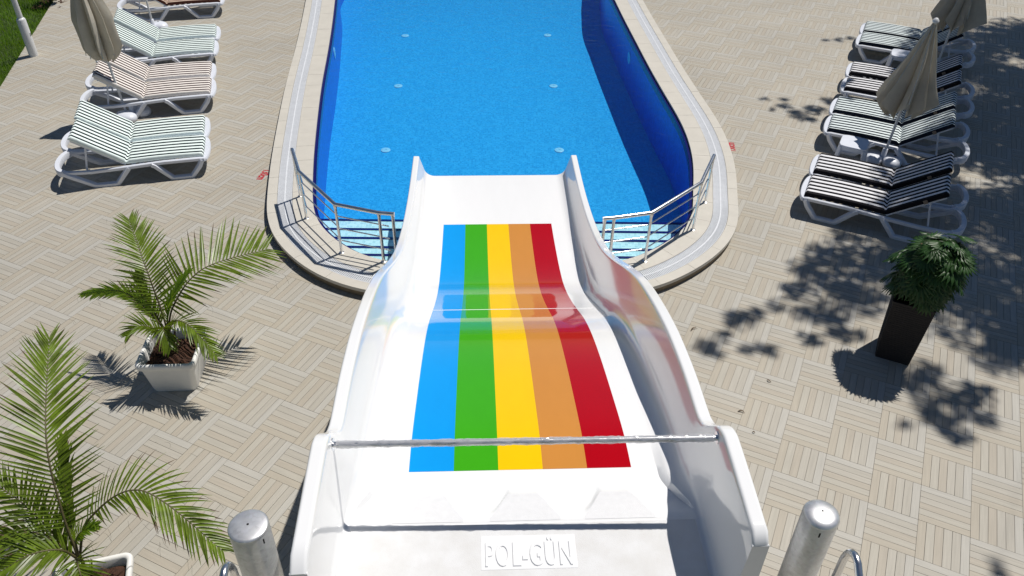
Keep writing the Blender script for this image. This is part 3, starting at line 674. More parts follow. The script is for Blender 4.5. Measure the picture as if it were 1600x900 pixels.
def lounger(kind, loc, rz, label, group):
    o = thing('sun_lounger', label, 'sun lounger', loc, rz, group)
    prof = [(-0.018, -0.026), (0.018, -0.026), (0.024, -0.012), (0.024, 0.014), (0.012, 0.024), (-0.012, 0.024), (-0.024, 0.014), (-0.024, -0.012)]
    for sd in (1, -1):
        y = sd*0.30; m = MB()
        m.sweep([(-0.03, y*0.97, 0.245), (0.06, y, 0.262), (0.55, y, 0.262), (FOLD, y, 0.238), (1.5, y, 0.222), (1.78, y, 0.235), (1.90, y*0.93, 0.265)], prof)
        m.build('side_rail', PLASTIC_W, o, angle=50)
        for pts in ([(0.035, y, 0.25), (0.075, y*1.03, 0.17), (0.20, y*1.10, 0.024), (0.24, y*1.10, 0.02), (0.42, y*1.10, 0.02), (0.46, y*1.10, 0.024), (0.66, y*1.02, 0.225), (0.70, y, 0.245)],
                    [(FOLD-0.02, y, 0.235), (FOLD+0.03, y*1.02, 0.18), (1.20, y*1.10, 0.024), (1.24, y*1.10, 0.02), (1.44, y*1.10, 0.02), (1.48, y*1.10, 0.024), (1.80, y*1.03, 0.205), (1.87, y*0.97, 0.25)]):
            m = MB(); m.sweep([Vector(p) for p in pts], [(a*1.5, b*1.3) for a, b in prof]); m.build('leg', PLASTIC_W, o, angle=50)
    m = MB(); pts = [Vector((1.84+0.13*math.cos(a), 0.30*math.sin(a), 0.268)) for a in [R(-90+15*i) for i in range(13)]]
    m.sweep(pts, [(-0.032, -0.075), (0.032, -0.075), (0.036, 0.0), (0.028, 0.012), (-0.028, 0.012), (-0.036, 0.0)]); m.build('head_handle', PLASTIC_W, o, angle=50)
    m = MB(); pts = [Vector((0.02-0.055*math.cos(a), 0.30*math.sin(a), 0.262)) for a in [R(-90+15*i) for i in range(13)]]
    m.sweep(pts, [(-0.04, -0.035), (0.04, -0.035), (0.042, 0.002), (0.032, 0.014), (-0.032, 0.014), (-0.042, 0.002)]); m.build('foot_end', PLASTIC_W, o, angle=50)
    for k in range(9): 
        m = MB(); m.box((0.10+k*0.105, 0, 0.262), (0.062, 0.56, 0.014), bev=0.004); m.build('slat', PLASTIC_W, o, smooth=False)
    u = Vector((math.cos(BA), 0, math.sin(BA))); h = Vector((FOLD+0.01, 0, ZB))
    for y in (-0.245, 0.245):
        m = MB(); m.sweep([h+Vector((0, y, 0)), h+u*0.735+Vector((0, y, 0))], [(-0.02, -0.018), (0.02, -0.018), (0.02, 0.012), (-0.02, 0.012)]); m.build('back_frame', PLASTIC_W, o, smooth=False)
        m = MB(); q = h+u*0.55+Vector((0, y, 0)); m.sweep([q+Vector((0, 0, -0.02)), Vector((1.56, y, 0.235))], [(-0.012, -0.012), (0.012, -0.012), (0.012, 0.012), (-0.012, 0.012)]); m.build('prop_strut', PLASTIC_W, o, smooth=False)
    for k in range(5):
        q = h+u*(0.10+0.145*k); m = MB(); m.box((0, 0, 0), (0.09, 0.52, 0.012), M=Matrix.Translation(q) @ Matrix.Rotation(-BA, 4, 'Y')); m.build('back_slat', PLASTIC_W, o, smooth=False)
    # mattress: one padded pad, ribbed along its stripes and folded at the hinge
    m = MB(); NY = 136; hw = 0.283; path = []
    L1, L2 = FOLD-0.015, 0.765
    xs = [(0.0, 0), (0.02, 1), (0.06, 1)]+[(0.06+(L1-0.12)*i/10, 1) for i in range(1, 11)]+[(L1-0.03, 1), (L1, 0.35)]
    for x, e in xs: path.append((Vector((x, 0, ZB+0.012+0.012*math.sin(math.pi*x/L1))), Vector((0, 0, 1)), e))
    nb = Vector((-math.sin(BA), 0, math.cos(BA)))
    for d, e in [(0.012, 0.35), (0.04, 1)]+[(0.04+(L2-0.10)*i/7, 1) for i in range(1, 8)]+[(L2-0.02, 1), (L2, 0)]: path.append((h+u*d+Vector((0, 0, 0.012)), nb, e))
    pk = CUSH_PITCH[kind]; cols = []
    for (c, nrm, e) in path:
        row = []
        for j in range(NY+1):
            y = -hw+2*hw*j/NY; ed = min(1, (hw-abs(y))/0.022); th_ = 0.052*(0.45+0.55*e)*(0.35+0.65*math.sqrt(max(0, 1-(1-ed)**2)))
            rib = 0.006*(1-(abs(2*((y/pk) % 1.0)-1)**2-1)**2)*0 + 0.006*(0.5+0.5*math.cos(2*math.pi*y/pk)) if abs(y) < 0.275 else 0
            row.append(c+Vector((0, y, 0))+nrm*(th_+rib*e))
        row += [c+Vector((0, hw-0.004, 0)), c+Vector((0, -hw+0.004, 0))]
        cols.append(row)
    w_ = NY+3; m.v = [tuple(p) for r_ in cols for p in r_]
    fs = [(i*w_+j, (i+1)*w_+j, (i+1)*w_+(j+1) % w_, i*w_+(j+1) % w_) for i in range(len(cols)-1) for j in range(w_)]
    fs += [tuple(range(w_)), tuple((len(cols)-1)*w_+j for j in range(w_))[::-1]]
    m.f = fs; m.mi = [0]*len(fs); m.uv = [None]*len(fs); m.build('mattress', CUSH[kind], o, angle=80)
    m = MB(); q = h+u*0.5; m.box((0, -0.287, 0.03), (0.05, 0.006, 0.05), M=Matrix.Translation(q) @ Matrix.Rotation(-BA, 4, 'Y')); m.build('tie_strap', TAN_CLOTH, o, smooth=False)
    return o
CUSH_PITCH = {'green': 0.0885, 'maroon': 0.0885, 'black': 0.098, 'ink': 0.088, 'brown': 0.083}
AL, AR = R(-165.5), R(-24.5)
GL, GR = 'sun loungers in a row left of the pool', 'sun loungers in a row right of the pool'
protos = {}
def put(kind, x, y, rz, label, group):
    rz += R(random.uniform(-1.0, 1.0))
    if kind in protos: return dup(protos[kind], (x, y, 0), rz, label, group)
    protos[kind] = lounger(kind, (x, y, 0), rz, label, group); return protos[kind]
put('green', -4.471, 10.433, AL, 'white lounger with green-striped cushion, left side, nearest the camera', GL)
put('green', -4.669, 11.082, AL, 'green-striped lounger on the left between the nearest one and the umbrella base', GL)
put('maroon', -4.994, 12.477, AL, 'nearer of the two maroon-striped loungers, just behind the left umbrella pole', GL)
put('maroon', -5.187, 13.123, AL, 'farther of the two maroon-striped loungers, partly behind the folded left umbrella', GL)
put('green', -5.448, 14.161, AL, 'green-striped lounger just behind the maroon pair on the left', GL)
put('green', -5.619, 14.87, AL, 'green-striped lounger on the left with the far umbrella pole at its head', GL)
put('brown', -6.086, 16.75, AL, 'brown-cushioned lounger cut off by the top edge at the left', GL)
put('black', 4.015, 9.634, AR, 'black-striped lounger on the right nearest the dark palm planter', GR)
put('black', 4.309, 10.251, AR, 'black-striped lounger on the right between the nearest one and the umbrella base', GR)
put('ink', 4.876, 11.529, AR, 'right-hand lounger with blue-black stripes standing behind the small white table', GR)
put('ink', 5.159, 12.174, AR, 'right-hand lounger with blue-black stripes, second behind the white table, beyond the umbrella pole', GR)
put('black', 5.592, 13.016, AR, 'black-striped lounger on the right passing behind the lower half of the folded umbrella', GR)
put('black', 5.876, 13.65, AR, 'black-striped lounger on the right in front of the far table', GR)
put('ink', 6.509, 15.069, AR, 'blue-black striped lounger behind the far table, second from the back of the right row', GR)
put('ink', 6.777, 15.657, AR, 'farthest blue-black striped lounger of the right row', GR)
# ------------------------------------------------------------------ umbrellas
def umbrella(loc, tilt, label, zb=0.95, zt=2.12, r0=0.24, flat=1.0, az=0.0, seed=1, sag=0.0, tuck=0.0):
    u_ = thing('parasol', label, 'umbrella', loc, 0, 'closed beige parasols between the loungers'); u_.rotation_euler = tilt
    m = MB(); m.tube([(0, 0, 0.05), (0, 0, zt+0.02)], 0.019, 12); m.build('pole', POLE_W, u_)
    m = MB(); m.lathe([(0.03, zt-0.01), (0.045, zt+0.01), (0.04, zt+0.03), (0.018, zt+0.055), (0.002, zt+0.06)], 16); m.build('finial', POLE_W, u_)
    rr = random.Random(seed); NF = 8; per = 12; N = NF*per; rows = 26
    amp = [rr.uniform(0.75, 1.2) for _ in range(NF)]; ph = [rr.uniform(-0.15, 0.15) for _ in range(NF)]; drop = [rr.uniform(-0.03, 0.06) for _ in range(NF)]
    vs = []
    for i in range(rows+1):
        q = i/rows
        for j in range(N):
            k = j//per; f = (j % per)/per; a = 2*math.pi*(j/N)+az
            A = amp[k]*(1-f)+amp[(k+1) % NF]*f
            ridge = abs(2*f-1)**0.8                                   # 1 on a rib, 0 in a fold
            Rr = 0.028+(r0-0.028)*(q**1.05 if not tuck else min(1.0, q*1.9)**0.85*(1-tuck*max(0, (q-0.86)/0.14)**1.5))
            rad = Rr*(0.42+0.62*ridge*A)*(1+0.05*math.sin(7*q+3*k))
            if q < 0.10: rad = Rr*(0.8+0.2*ridge)
            aa = a+0.55*q*ph[k]+0.10*math.sin(5*q+k)
            z = zt-(zt-zb)*q-(q**4)*(drop[k]*(1-abs(2*f-1))+0.05*(1-ridge))-sag*(q**2)*(1-ridge)
            vs.append((rad*math.cos(aa), rad*flat*math.sin(aa), z))
    o = len(vs)
    for j in range(N): x, y, z = vs[rows*N+j]; vs.append((x*0.93, y*0.93, z+0.012))
    for j in range(N): x, y, z = vs[(rows-8)*N+j]; vs.append((x*0.72, y*0.72, z+0.01))
    fs = [(i*N+j, i*N+(j+1) % N, (i+1)*N+(j+1) % N, (i+1)*N+j)[::-1] for i in range(rows+2) for j in range(N)]
    m = MB(); m.add(vs, fs); m.build('canopy', CANVAS, u_, angle=55)
    for k in range(NF):
        a = 2*math.pi*k/NF+az; m = MB(); q = 0.97; rad = (0.028+(r0-0.028)*q)*(1.0*amp[k])*0.96
        m.tube([(0.03*math.cos(a), 0.03*math.sin(a), zt-0.04), (rad*math.cos(a), rad*flat*math.sin(a), zb+0.06)], 0.006, 6); m.build('rib', STEEL_D, u_)
    return u_
def umb_base(loc, label, az=0.0):
    b_ = thing('weighted_stand', label, 'umbrella stand', loc, az, 'white parasol bases')
    for sg in (1, -1):
        m = MB(); vs = []
        m.lathe([(0.0, 0.0), (0.155, 0.0), (0.17, 0.02), (0.17, 0.06), (0.15, 0.095), (0.10, 0.118), (0.0, 0.125)], 24, (sg*0.135, 0, 0), sx=0.85, sy=1.15); m.build('water_tank', PLASTIC_W, b_, angle=60)
    m = MB(); m.lathe([(0.05, 0.0), (0.05, 0.10), (0.042, 0.11), (0.036, 0.22), (0.028, 0.225)], 18); m.build('socket', PLASTIC_W, b_, angle=60)
    m = MB(); m.lathe([(0.02, 0.0), (0.02, 0.004), (0.001, 0.005)], 12, (0.16, 0.04, 0.1195)); m.build('filler_cap', DARK, b_)
    return b_
umbrella((-6.22, 11.90, 0), (R(-1.0), R(-3.0), 0.3), 'closed beige parasol between the nearest green and maroon loungers on the left', r0=0.255, seed=2, zb=1.0, zt=2.3, sag=0.0, tuck=0.42)
umbrella((-7.12, 15.62, 0), (R(1), R(-1), 1.0), 'closed parasol at the upper left, only its white pole showing', r0=0.28, seed=5, zb=1.0)
umbrella((5.53, 10.86, 0), (R(-1.0), R(3.2), 0.0), 'closed beige parasol standing on the right between the white table and the near loungers', r0=0.47, flat=0.55, az=R(-8), seed=9, zb=0.98, sag=0.16)
umbrella((7.578, 14.088, 0), (R(-2), R(4.0), 0.0), 'farther closed parasol on the right, cut off by the top edge', r0=0.50, flat=0.6, az=R(10), seed=12, zb=1.05, zt=2.15, sag=0.18)
umb_base((-6.13, 11.92, 0), 'white parasol base beside the nearest left loungers', R(60))
umb_base((-7.12, 15.62, 0), 'white parasol base at the head of the farther green-striped loungers', R(60))
umb_base((5.53, 10.86, 0), 'white parasol base of the nearer right umbrella', R(-22))
umb_base((7.578, 14.088, 0), 'white parasol base hidden behind the nearer right umbrella', R(-22))
# ------------------------------------------------------------------ small tables
def table(loc, rz, label):
    t = thing('side_table', label, 'side table', loc, rz, 'small plastic tables between the right loungers')
    m = MB(); n = 24; vs = []
    for z, k in ((0.385, 0.97), (0.40, 1.0), (0.412, 1.0), (0.42, 0.97)):
        for i in range(n):
            a = 2*math.pi*i/n; c, s_ = math.cos(a), math.sin(a); q = (abs(c)**6+abs(s_)**6)**(-1/6)
            vs.append((0.195*k*q*c, 0.195*k*q*s_, z))
    fs = [(i*n+j, i*n+(j+1) % n, (i+1)*n+(j+1) % n, (i+1)*n+j) for i in range(3) for j in range(n)]+[tuple(range(n))[::-1], tuple(3*n+j for j in range(n))]
    m.add(vs, fs); m.build('table_top', PLASTIC_W, t, angle=40)
    for sx in (1, -1):
        for sy in (1, -1):
            m = MB(); m.sweep([(sx*0.20, sy*0.20, 0.0), (sx*0.165, sy*0.165, 0.385)], [(-0.03, -0.016), (0.03, -0.016), (0.03, 0.016), (-0.03, 0.016)], up=Vector((sx, sy, 0)).normalized()); m.build('leg', PLASTIC_W, t, smooth=False)
    for k in range(4):
        a = k*math.pi/2; m = MB(); m.box((math.cos(a)*0.172, math.sin(a)*0.172, 0.362), (0.012, 0.30, 0.045), a); m.build('apron', PLASTIC_W, t, smooth=False)
    return t
ta = table((4.95, 10.665, 0), R(-26), 'small white table in the sun between the near right loungers')
dup(ta, (6.90, 14.05, 0), R(-24), 'small table in shade between the far right loungers')
# ------------------------------------------------------------------ planters and palms
def rsq(hw, r, n=6):
    out = []
    for cx, cy, a0 in ((1, 1, 0), (-1, 1, 90), (-1, -1, 180), (1, -1, 270)):
        for i in range(n+1): a = R(a0+90*i/n); out.append((cx*(hw-r)+r*math.cos(a), cy*(hw-r)+r*math.sin(a)))
    return out
def loft(mb, levels, cap0=True, cap1=True):
    n = len(levels[0][0]); vs = [(x, y, z) for ring_, z in levels for x, y in ring_]
    fs = [(i*n+j, i*n+(j+1) % n, (i+1)*n+(j+1) % n, (i+1)*n+j) for i in range(len(levels)-1) for j in range(n)]
    if cap0: fs.append(tuple(range(n))[::-1])
    if cap1: fs.append(tuple((len(levels)-1)*n+j for j in range(n)))
    mb.add(vs, fs)
def clods(mb, hw, z, n, seed):
    rr = random.Random(seed); G = 14; vs = []
    for i in range(G+1):
        for j in range(G+1):
            x, y = -hw+2*hw*i/G, -hw+2*hw*j/G; vs.append((x, y, z+0.035*mnoise.noise(Vector((x*9, y*9, seed)))+0.02*mnoise.noise(Vector((x*28, y*28, seed)))))
    mb.add(vs, [(i*(G+1)+j, (i+1)*(G+1)+j, (i+1)*(G+1)+j+1, i*(G+1)+j+1) for i in range(G) for j in range(G)])
    for _ in range(n):
        x, y, r = rr.uniform(-hw, hw)*0.85, rr.uniform(-hw, hw)*0.85, rr.uniform(0.012, 0.035)
        mb.lathe([(r*0.4, -r*0.7), (r, -r*0.1), (r*0.8, r*0.5), (r*0.3, r*0.8)], 6, (x, y, z+0.01), sx=rr.uniform(0.7, 1.3), sy=rr.uniform(0.7, 1.3))
def white_pot(loc, rz, label, soil_z=0.33):
    p = thing('plant_pot', label, 'plant pot', loc, rz, 'white square pots with palms')
    m = MB(); L = [(rsq(0.215, 0.05), 0.0), (rsq(0.222, 0.055), 0.02), (rsq(0.262, 0.06), 0.33), (rsq(0.264, 0.06), 0.345), (rsq(0.285, 0.06), 0.352), (rsq(0.292, 0.062), 0.365), (rsq(0.292, 0.062), 0.40), (rsq(0.285, 0.06), 0.415), (rsq(0.275, 0.055), 0.42), (rsq(0.258, 0.045), 0.415), (rsq(0.248, 0.04), 0.40), (rsq(0.235, 0.04), 0.25)]
    loft(m, L, True, True); m.build('pot', POT_W, p, angle=50)
    m = MB(); clods(m, 0.228, soil_z-0.02, 16, int(loc[1]*10)); m.build('soil', SOIL, p, angle=80); return p
white_pot((-3.43, 6.045, 0), R(4), 'white square pot with dark soil at the middle left')
white_pot((-3.125, 3.335, 0), R(17), 'white square pot with brown soil at the bottom left edge', 0.36)
FROND = mat('palm_leaf', (0.115, 0.175, 0.014), 0.36, var=0.6, scale=9, trans=0.24, spec=0.4)
FROND_L = mat('young_palm_leaf', (0.20, 0.32, 0.03), 0.42, var=0.2, scale=6, trans=0.35)
RACHIS = mat('palm_stem', (0.10, 0.085, 0.035), 0.6, var=0.3, scale=20)
DRY = mat('dry_leaf', (0.10, 0.065, 0.035), 0.8, var=0.3, scale=20)
TRUNK = mat('palm_trunk', (0.10, 0.06, 0.03), 0.9, var=0.5, scale=18, bump=1.0, bscale=40, dist=0.02)
def frond(parent, pts, hint, L, n=34, seed=1, start=0.16, wid=0.022, tipang=28, baseang=62, droop=0.25, lift=0.15, m=None, lab=None, dry=0.25, asym=(1.0, 1.0)):
    """feather leaf: pts are the rachis key points, hint the upper side of the blade; leaflets are bent strips"""
    rr = random.Random(seed); P = catmull(pts, 14); T = resample(P, 61, False); mb = MB(); rb = MB()
    o0 = Vector(parent.location) if parent else Vector((0, 0, 0))
    rb.tube([p for p in T], 0.011, 6, scales=[1.0-0.85*(i/60) for i in range(61)])
    for k in range(n):
        q = start+(1-start)*(k+0.5)/n; f = q*60; i = min(59, int(f)); p = T[i].lerp(T[i+1], f-i)
        t = (T[min(60, i+2)]-T[max(0, i-1)]).normalized(); side = t.cross(Vector(hint)).normalized(); nrm = side.cross(t).normalized()
        prof = math.sin(math.pi*min(1, 0.12+0.84*(q-start)/(1-start)))**0.55
        for sg in (1, -1):
            l = L*prof*rr.uniform(0.88, 1.08)*(asym[0] if sg > 0 else asym[1]); a = R(baseang+(tipang-baseang)*(q-start)/(1-start)+rr.uniform(-5, 5))
            d = (side*sg*math.sin(a)+t*math.cos(a)+nrm*(lift+rr.uniform(-0.08, 0.08))).normalized()
            w = wid*(0.75+0.25*prof)*rr.uniform(0.85, 1.15); wv = d.cross(nrm).normalized(); S = 5; vs = []
            c = Vector(p); dd = Vector(d)
            tw = rr.uniform(-0.35, 0.35)
            for s_ in range(S+1):
                u_ = s_/S; ww = w*(0.45+0.55*min(1, u_*5))*(1-u_**2.2)*0.5+0.0008
                wd = (wv*math.cos(tw*u_)+nrm*math.sin(tw*u_))
                vs += [c-wd*ww+nrm*ww*0.35, c, c+wd*ww+nrm*ww*0.35]
                dd = (dd+Vector((0, 0, -1))*droop*(1.0/S)*(0.4+1.2*u_)).normalized(); c = c+dd*(l/S)
            dryt = rr.random() < dry
            for s_ in range(S):
                b = s_*3; mi = 1 if (dryt and s_ == S-1) else 0
                mb.add([], []) if False else None
                mb.f += [[len(mb.v)+b, len(mb.v)+b+1, len(mb.v)+b+4, len(mb.v)+b+3], [len(mb.v)+b+1, len(mb.v)+b+2, len(mb.v)+b+5, len(mb.v)+b+4]]; mb.mi += [mi, mi]; mb.uv += [None, None]
            mb.v += [tuple(x) for x in vs]
            if dryt and rr.random() < 0.5:          # a thread of dry fibre curls off the tip
                e = c; cv = [e]; dv = Vector(dd)
                for _ in range(5): dv = (dv+Vector((rr.uniform(-.5, .5), rr.uniform(-.5, .5), -0.35))).normalized(); cv.append(cv[-1]+dv*0.02)
                b0 = len(mb.v); 
                for x in cv: mb.v += [tuple(x), tuple(x+Vector((0.0016, 0, 0.0012)))]
                for s_ in range(5): mb.f.append([b0+2*s_, b0+2*s_+1, b0+2*s_+3, b0+2*s_+2]); mb.mi.append(1); mb.uv.append(None)
    mb.v = [tuple(Vector(v)-o0) for v in mb.v]; rb.v = [tuple(Vector(v)-o0) for v in rb.v]
    o = mb.build('frond', [m or FROND, DRY], parent, angle=30); rb.build('stem', RACHIS, o, angle=80)
    if lab: o['label'] = lab
    return o
V = Vector
p1 = thing('palm', 'feathery palm growing in the white pot at the middle left', 'palm', (-3.45, 6.08, 0.33), 0, 'potted palms')
def trunk(parent, h, r, seed):
    m = MB(); m.lathe([(r*1.25, -0.03), (r*1.35, 0.02), (r*1.1, 0.08), (r*0.9, h*0.6), (r*0.55, h)], 10); 
    rr = random.Random(seed)
    for i in range(len(m.v)): v = V(m.v[i]); m.v[i] = tuple(v*(1+0.0)+V((rr.uniform(-1, 1), rr.uniform(-1, 1), 0))*r*0.15)
    m.build('trunk', TRUNK, parent, angle=30)
    for k in range(9):
        a = k*2.4; m = MB(); b0 = V((math.cos(a)*r*0.9, math.sin(a)*r*0.9, 0.02+0.015*k)); d = V((math.cos(a)*0.35, math.sin(a)*0.35, 1))
        m.sweep([b0, b0+d*0.08, b0+d*0.17], [(-0.018, -0.003), (0.018, -0.003), (0.015, 0.004), (-0.015, 0.004)], scales=[1, 0.8, 0.3]); m.build('leaf_sheath', DRY, parent, smooth=False)
trunk(p1, 0.24, 0.045, 3)
B1 = V((-3.45, 6.10, 0.50))
vd = lambda v: v.normalized()
CAMV = V((0.45, -0.75, 0.55))                # palms turn their upper leaf side to the south-east light
frond(p1, [B1, (-3.49, 6.19, 0.78), (-3.60, 6.36, 1.16), (-3.86, 6.80, 1.44)], (0.5, -0.8, 0.5), 0.36, 34, 11, start=0.2, droop=0.18, baseang=70, tipang=30)
frond(p1, [B1, (-3.36, 6.20, 0.82), (-3.08, 6.45, 1.10), (-2.55, 6.86, 1.06)], (-0.35, -0.55, 0.75), 0.54, 32, 12, start=0.2, baseang=80, tipang=40, droop=0.10, wid=0.026)
frond(p1, [B1, (-3.60, 6.16, 0.78), (-3.88, 6.28, 0.93), (-4.33, 6.36, 0.82)], (0.0, -0.9, 0.5), 0.20, 30, 13, start=0.22, baseang=40, tipang=12, droop=0.35, m=FROND_L)
frond(p1, [B1, (-3.33, 6.05, 0.74), (-3.12, 5.93, 0.80), (-2.82, 5.70, 0.62)], (0.1, -0.2, 1), 0.26, 26, 14, start=0.15, baseang=38, droop=0.4)
frond(p1, [B1, (-3.40, 6.14, 0.80), (-3.28, 6.24, 1.02), (-3.17, 6.34, 1.15)], (-0.4, -0.8, 0.4), 0.20, 20, 15, start=0.2, baseang=22, tipang=10, m=FROND_L)
frond(p1, [B1, (-3.53, 6.0, 0.70), (-3.62, 5.93, 0.78), (-3.72, 5.86, 0.72)], (0, -0.4, 1), 0.22, 20, 16, start=0.1, baseang=45, droop=0.45)
frond(p1, [B1, (-3.42, 6.02, 0.68), (-3.38, 5.92, 0.74), (-3.30, 5.80, 0.62)], (0, -0.2, 1), 0.22, 20, 17, start=0.1, baseang=45, droop=0.5)
frond(p1, [B1, (-3.56, 6.18, 0.74), (-3.70, 6.30, 0.93), (-3.72, 6.42, 1.08)], (0.6, -0.6, 0.5), 0.20, 20, 18, start=0.2, baseang=40, tipang=20)
p2 = thing('palm', 'large feathery palm in the pot at the bottom left corner', 'palm', (-3.17, 3.42, 0.36), 0, 'potted palms')
trunk(p2, 0.26, 0.04, 5)
B2 = V((-3.185, 3.47, 0.62))
frond(p2, [B2, (-3.24, 3.60, 1.02), (-3.34, 3.90, 1.48), (-3.57, 4.66, 1.76)], (0.45, -0.8, 0.55), 0.45, 46, 21, start=0.16, droop=0.14, wid=0.021, baseang=70, tipang=26)
frond(p2, [B2, (-3.02, 3.55, 1.02), (-2.60, 3.62, 1.26), (-2.02, 3.36, 0.93)], (-0.1, -0.15, 1), 0.34, 38, 22, start=0.24, droop=0.55, baseang=55, tipang=30, lift=0.25, dry=0.45)
frond(p2, [B2, (-3.35, 3.50, 0.85), (-3.52, 3.50, 0.90), (-3.85, 3.42, 0.80)], (0, -0.3, 1), 0.36, 28, 23, start=0.12, droop=0.4, baseang=50)
frond(p2, [B2, (-3.25, 3.42, 0.82), (-3.42, 3.32, 0.88), (-3.70, 3.20, 0.74)], (0, -0.2, 1), 0.34, 26, 24, start=0.12, droop=0.45, baseang=50)
frond(p2, [B2, (-3.12, 3.45, 0.88), (-3.03, 3.44, 1.02), (-2.90, 3.44, 1.09)], (0.1, -0.5, 1), 0.15, 18, 25, start=0.45, droop=0.15, baseang=42, tipang=15, m=FROND_L, lab='pale unfolding young leaf')
frond(p2, [B2, (-3.22, 3.62, 0.95), (-3.27, 3.80, 1.15), (-3.32, 4.02, 1.34)], (0.5, -0.7, 0.5), 0.22, 24, 26, start=0.25, baseang=20, tipang=12)
frond(p2, [B2, (-3.10, 3.36, 0.80), (-3.02, 3.24, 0.82), (-2.92, 3.08, 0.64)], (0, -0.2, 1), 0.26, 24, 27, start=0.15, droop=0.5)
frond(p2, [B2, (-3.40, 3.58, 0.88), (-3.62, 3.70, 1.05), (-3.95, 3.85, 1.10)], (0.3, -0.5, 0.8), 0.28, 30, 28, start=0.15, droop=0.3)
# dark woven planter with a dense fan palm
WOVEN = mat('dark_woven', (0.016, 0.013, 0.013), 0.7, var=0.4, scale=60, bump=0.6, bscale=110, dist=0.006)
dp = thing('tall_planter', 'tall dark woven planter standing in tree shade on the right', 'plant pot', (4.19, 6.62, 0), R(-25))
m = MB(); loft(m, [(rsq(0.172, 0.012, 2), 0.0), (rsq(0.205, 0.012, 2), 0.76), (rsq(0.208, 0.012, 2), 0.78), (rsq(0.19, 0.01, 2), 0.782), (rsq(0.185, 0.01, 2), 0.70)], True, True); m.build('box_shell', WOVEN, dp, angle=40)
for k in range(28):
    m = MB(); z = 0.02+k*0.0268; hw = 0.172+(0.205-0.172)*z/0.76+0.0008; r_ = rsq(hw, 0.014, 2); m.tube([(x, y, z) for x, y in r_], 0.0028, 5, closed=True); m.build('woven_band', WOVEN, dp)
m = MB(); clods(m, 0.18, 0.70, 8, 3); m.build('soil', SOIL, dp, angle=80)
FAN = mat('fan_leaf', (0.022, 0.070, 0.010), 0.46, var=0.45, scale=7, trans=0.18, spec=0.5)
bush = thing('fan_palm', 'dense dark green fan palm filling the tall dark planter', 'palm', (4.19, 6.62, 0.70), 0)
def fan_mesh(seed):
    rr = random.Random(seed); mb = MB(); n = 13; Lf = 0.19
    for k in range(n):
        a = R(-100+200*k/(n-1)); l = Lf*(0.72+0.28*math.cos(a*0.8))*rr.uniform(0.92, 1.06); d = V((math.cos(a), math.sin(a), 0)); wv = V((-d.y, d.x, 0)); vs = []
        S = 5; z = 0.0
        for s_ in range(S+1):
            u_ = s_/S; w = min(0.15*u_*l, 0.0165)*min(1.0, (1-u_)/0.42)+0.0006; z = -0.035*u_*u_*rr.uniform(0.9, 1.1)+0.012*u_; c = d*(l*u_)+V((0, 0, z))
            vs += [c-wv*w+V((0, 0, -0.004)), c+V((0, 0, 0.003)), c+wv*w+V((0, 0, -0.004))]
        mb.add(vs, [(3*i+e, 3*i+e+1, 3*i+e+4, 3*i+e+3) for i in range(S) for e in (0, 1)])
    mb.tube([(0, 0, 0), (-0.06, 0, -0.05), (-0.14, 0, -0.16)], 0.003, 4)
    return mb.mesh('fan_leaf', FAN, angle=60)
fans = [fan_mesh(i) for i in range(3)]; rr = random.Random(8)
for k in range(200):
    u_ = (k+0.5)/200; el = math.asin(max(-0.55, min(0.999, -0.55+1.55*u_))); az = k*2.39996+rr.uniform(-0.2, 0.2)
    rad = rr.uniform(0.66, 1.0) if k % 4 else rr.uniform(0.3, 0.65)
    d = V((math.cos(az)*math.cos(el), math.sin(az)*math.cos(el), math.sin(el)))
    lump = 1+0.42*mnoise.noise(d*2.3+V((3, 1, 7)))
    c = V((d.x*0.27*rad*lump, d.y*0.27*rad*lump, 0.40+d.z*(0.44 if d.z > 0 else 0.50)*rad*lump)); c.x += 0.04*(c.z/0.4)
    o = obj('fan_leaf', fans[k % 3], bush, c); up_ = V((d.x*0.8+rr.uniform(-.35, .35), d.y*0.8+rr.uniform(-.35, .35), d.z*0.7+0.75)).normalized(); xd = V((d.x, d.y, 0.25))
    xd = (xd-up_*xd.dot(up_)).normalized(); yd = up_.cross(xd)
    o.rotation_euler = (Matrix((xd, yd, up_)).transposed().to_3x3() @ Matrix.Rotation(rr.uniform(-0.5, 0.5), 3, 'Z')).to_euler(); s_ = rr.uniform(0.8, 1.15); o.scale = (s_, s_, s_)
for k in range(7):
    a = k*0.9; m = MB(); m.tube([(0.05*math.cos(a), 0.05*math.sin(a), 0.0), (0.10*math.cos(a), 0.10*math.sin(a), 0.35), (0.13*math.cos(a), 0.13*math.sin(a), 0.7)], 0.012, 6); m.build('cane', TRUNK, bush)
# ------------------------------------------------------------------ lamp post, lawn shrub, fallen leaves
lp = thing('lamp_post', 'slim white lamp post at the edge of the lawn', 'lamp post', (-8.86, 14.285, 0), 0)
m = MB(); m.lathe([(0.078, 0.0), (0.078, 0.665), (0.068, 0.685), (0.052, 0.70)], 24); m.build('sleeve', POLE_W, lp, angle=50)
m = MB(); m.tube([(0, 0, 0.6), (0, 0, 3.2)], 0.048, 18); m.build('pole', POLE_W, lp)
m = MB(); m.lathe([(0.06, 3.18), (0.10, 3.22), (0.17, 3.32), (0.19, 3.45), (0.15, 3.60), (0.05, 3.66)], 24); m.build('lamp_globe', POLE_W, lp, angle=60)
m = MB(); m.box((0.079, 0, 0.40), (0.006, 0.03, 0.05)); m.build('door_latch', STEEL_D, lp)
SHRUB = mat('shrub_leaf', (0.045, 0.09, 0.015), 0.5, var=0.4, scale=8, trans=0.2)
sh = thing('shrub', 'young shrub in a dark soil bed where lawn meets paving, top left', 'shrub', (-9.80, 17.05, -0.03), 0)
m = MB(); clods(m, 0.30, 0.02, 14, 2); m.build('soil_bed', SOIL, sh, angle=80); rr = random.Random(31)
lm = MB()
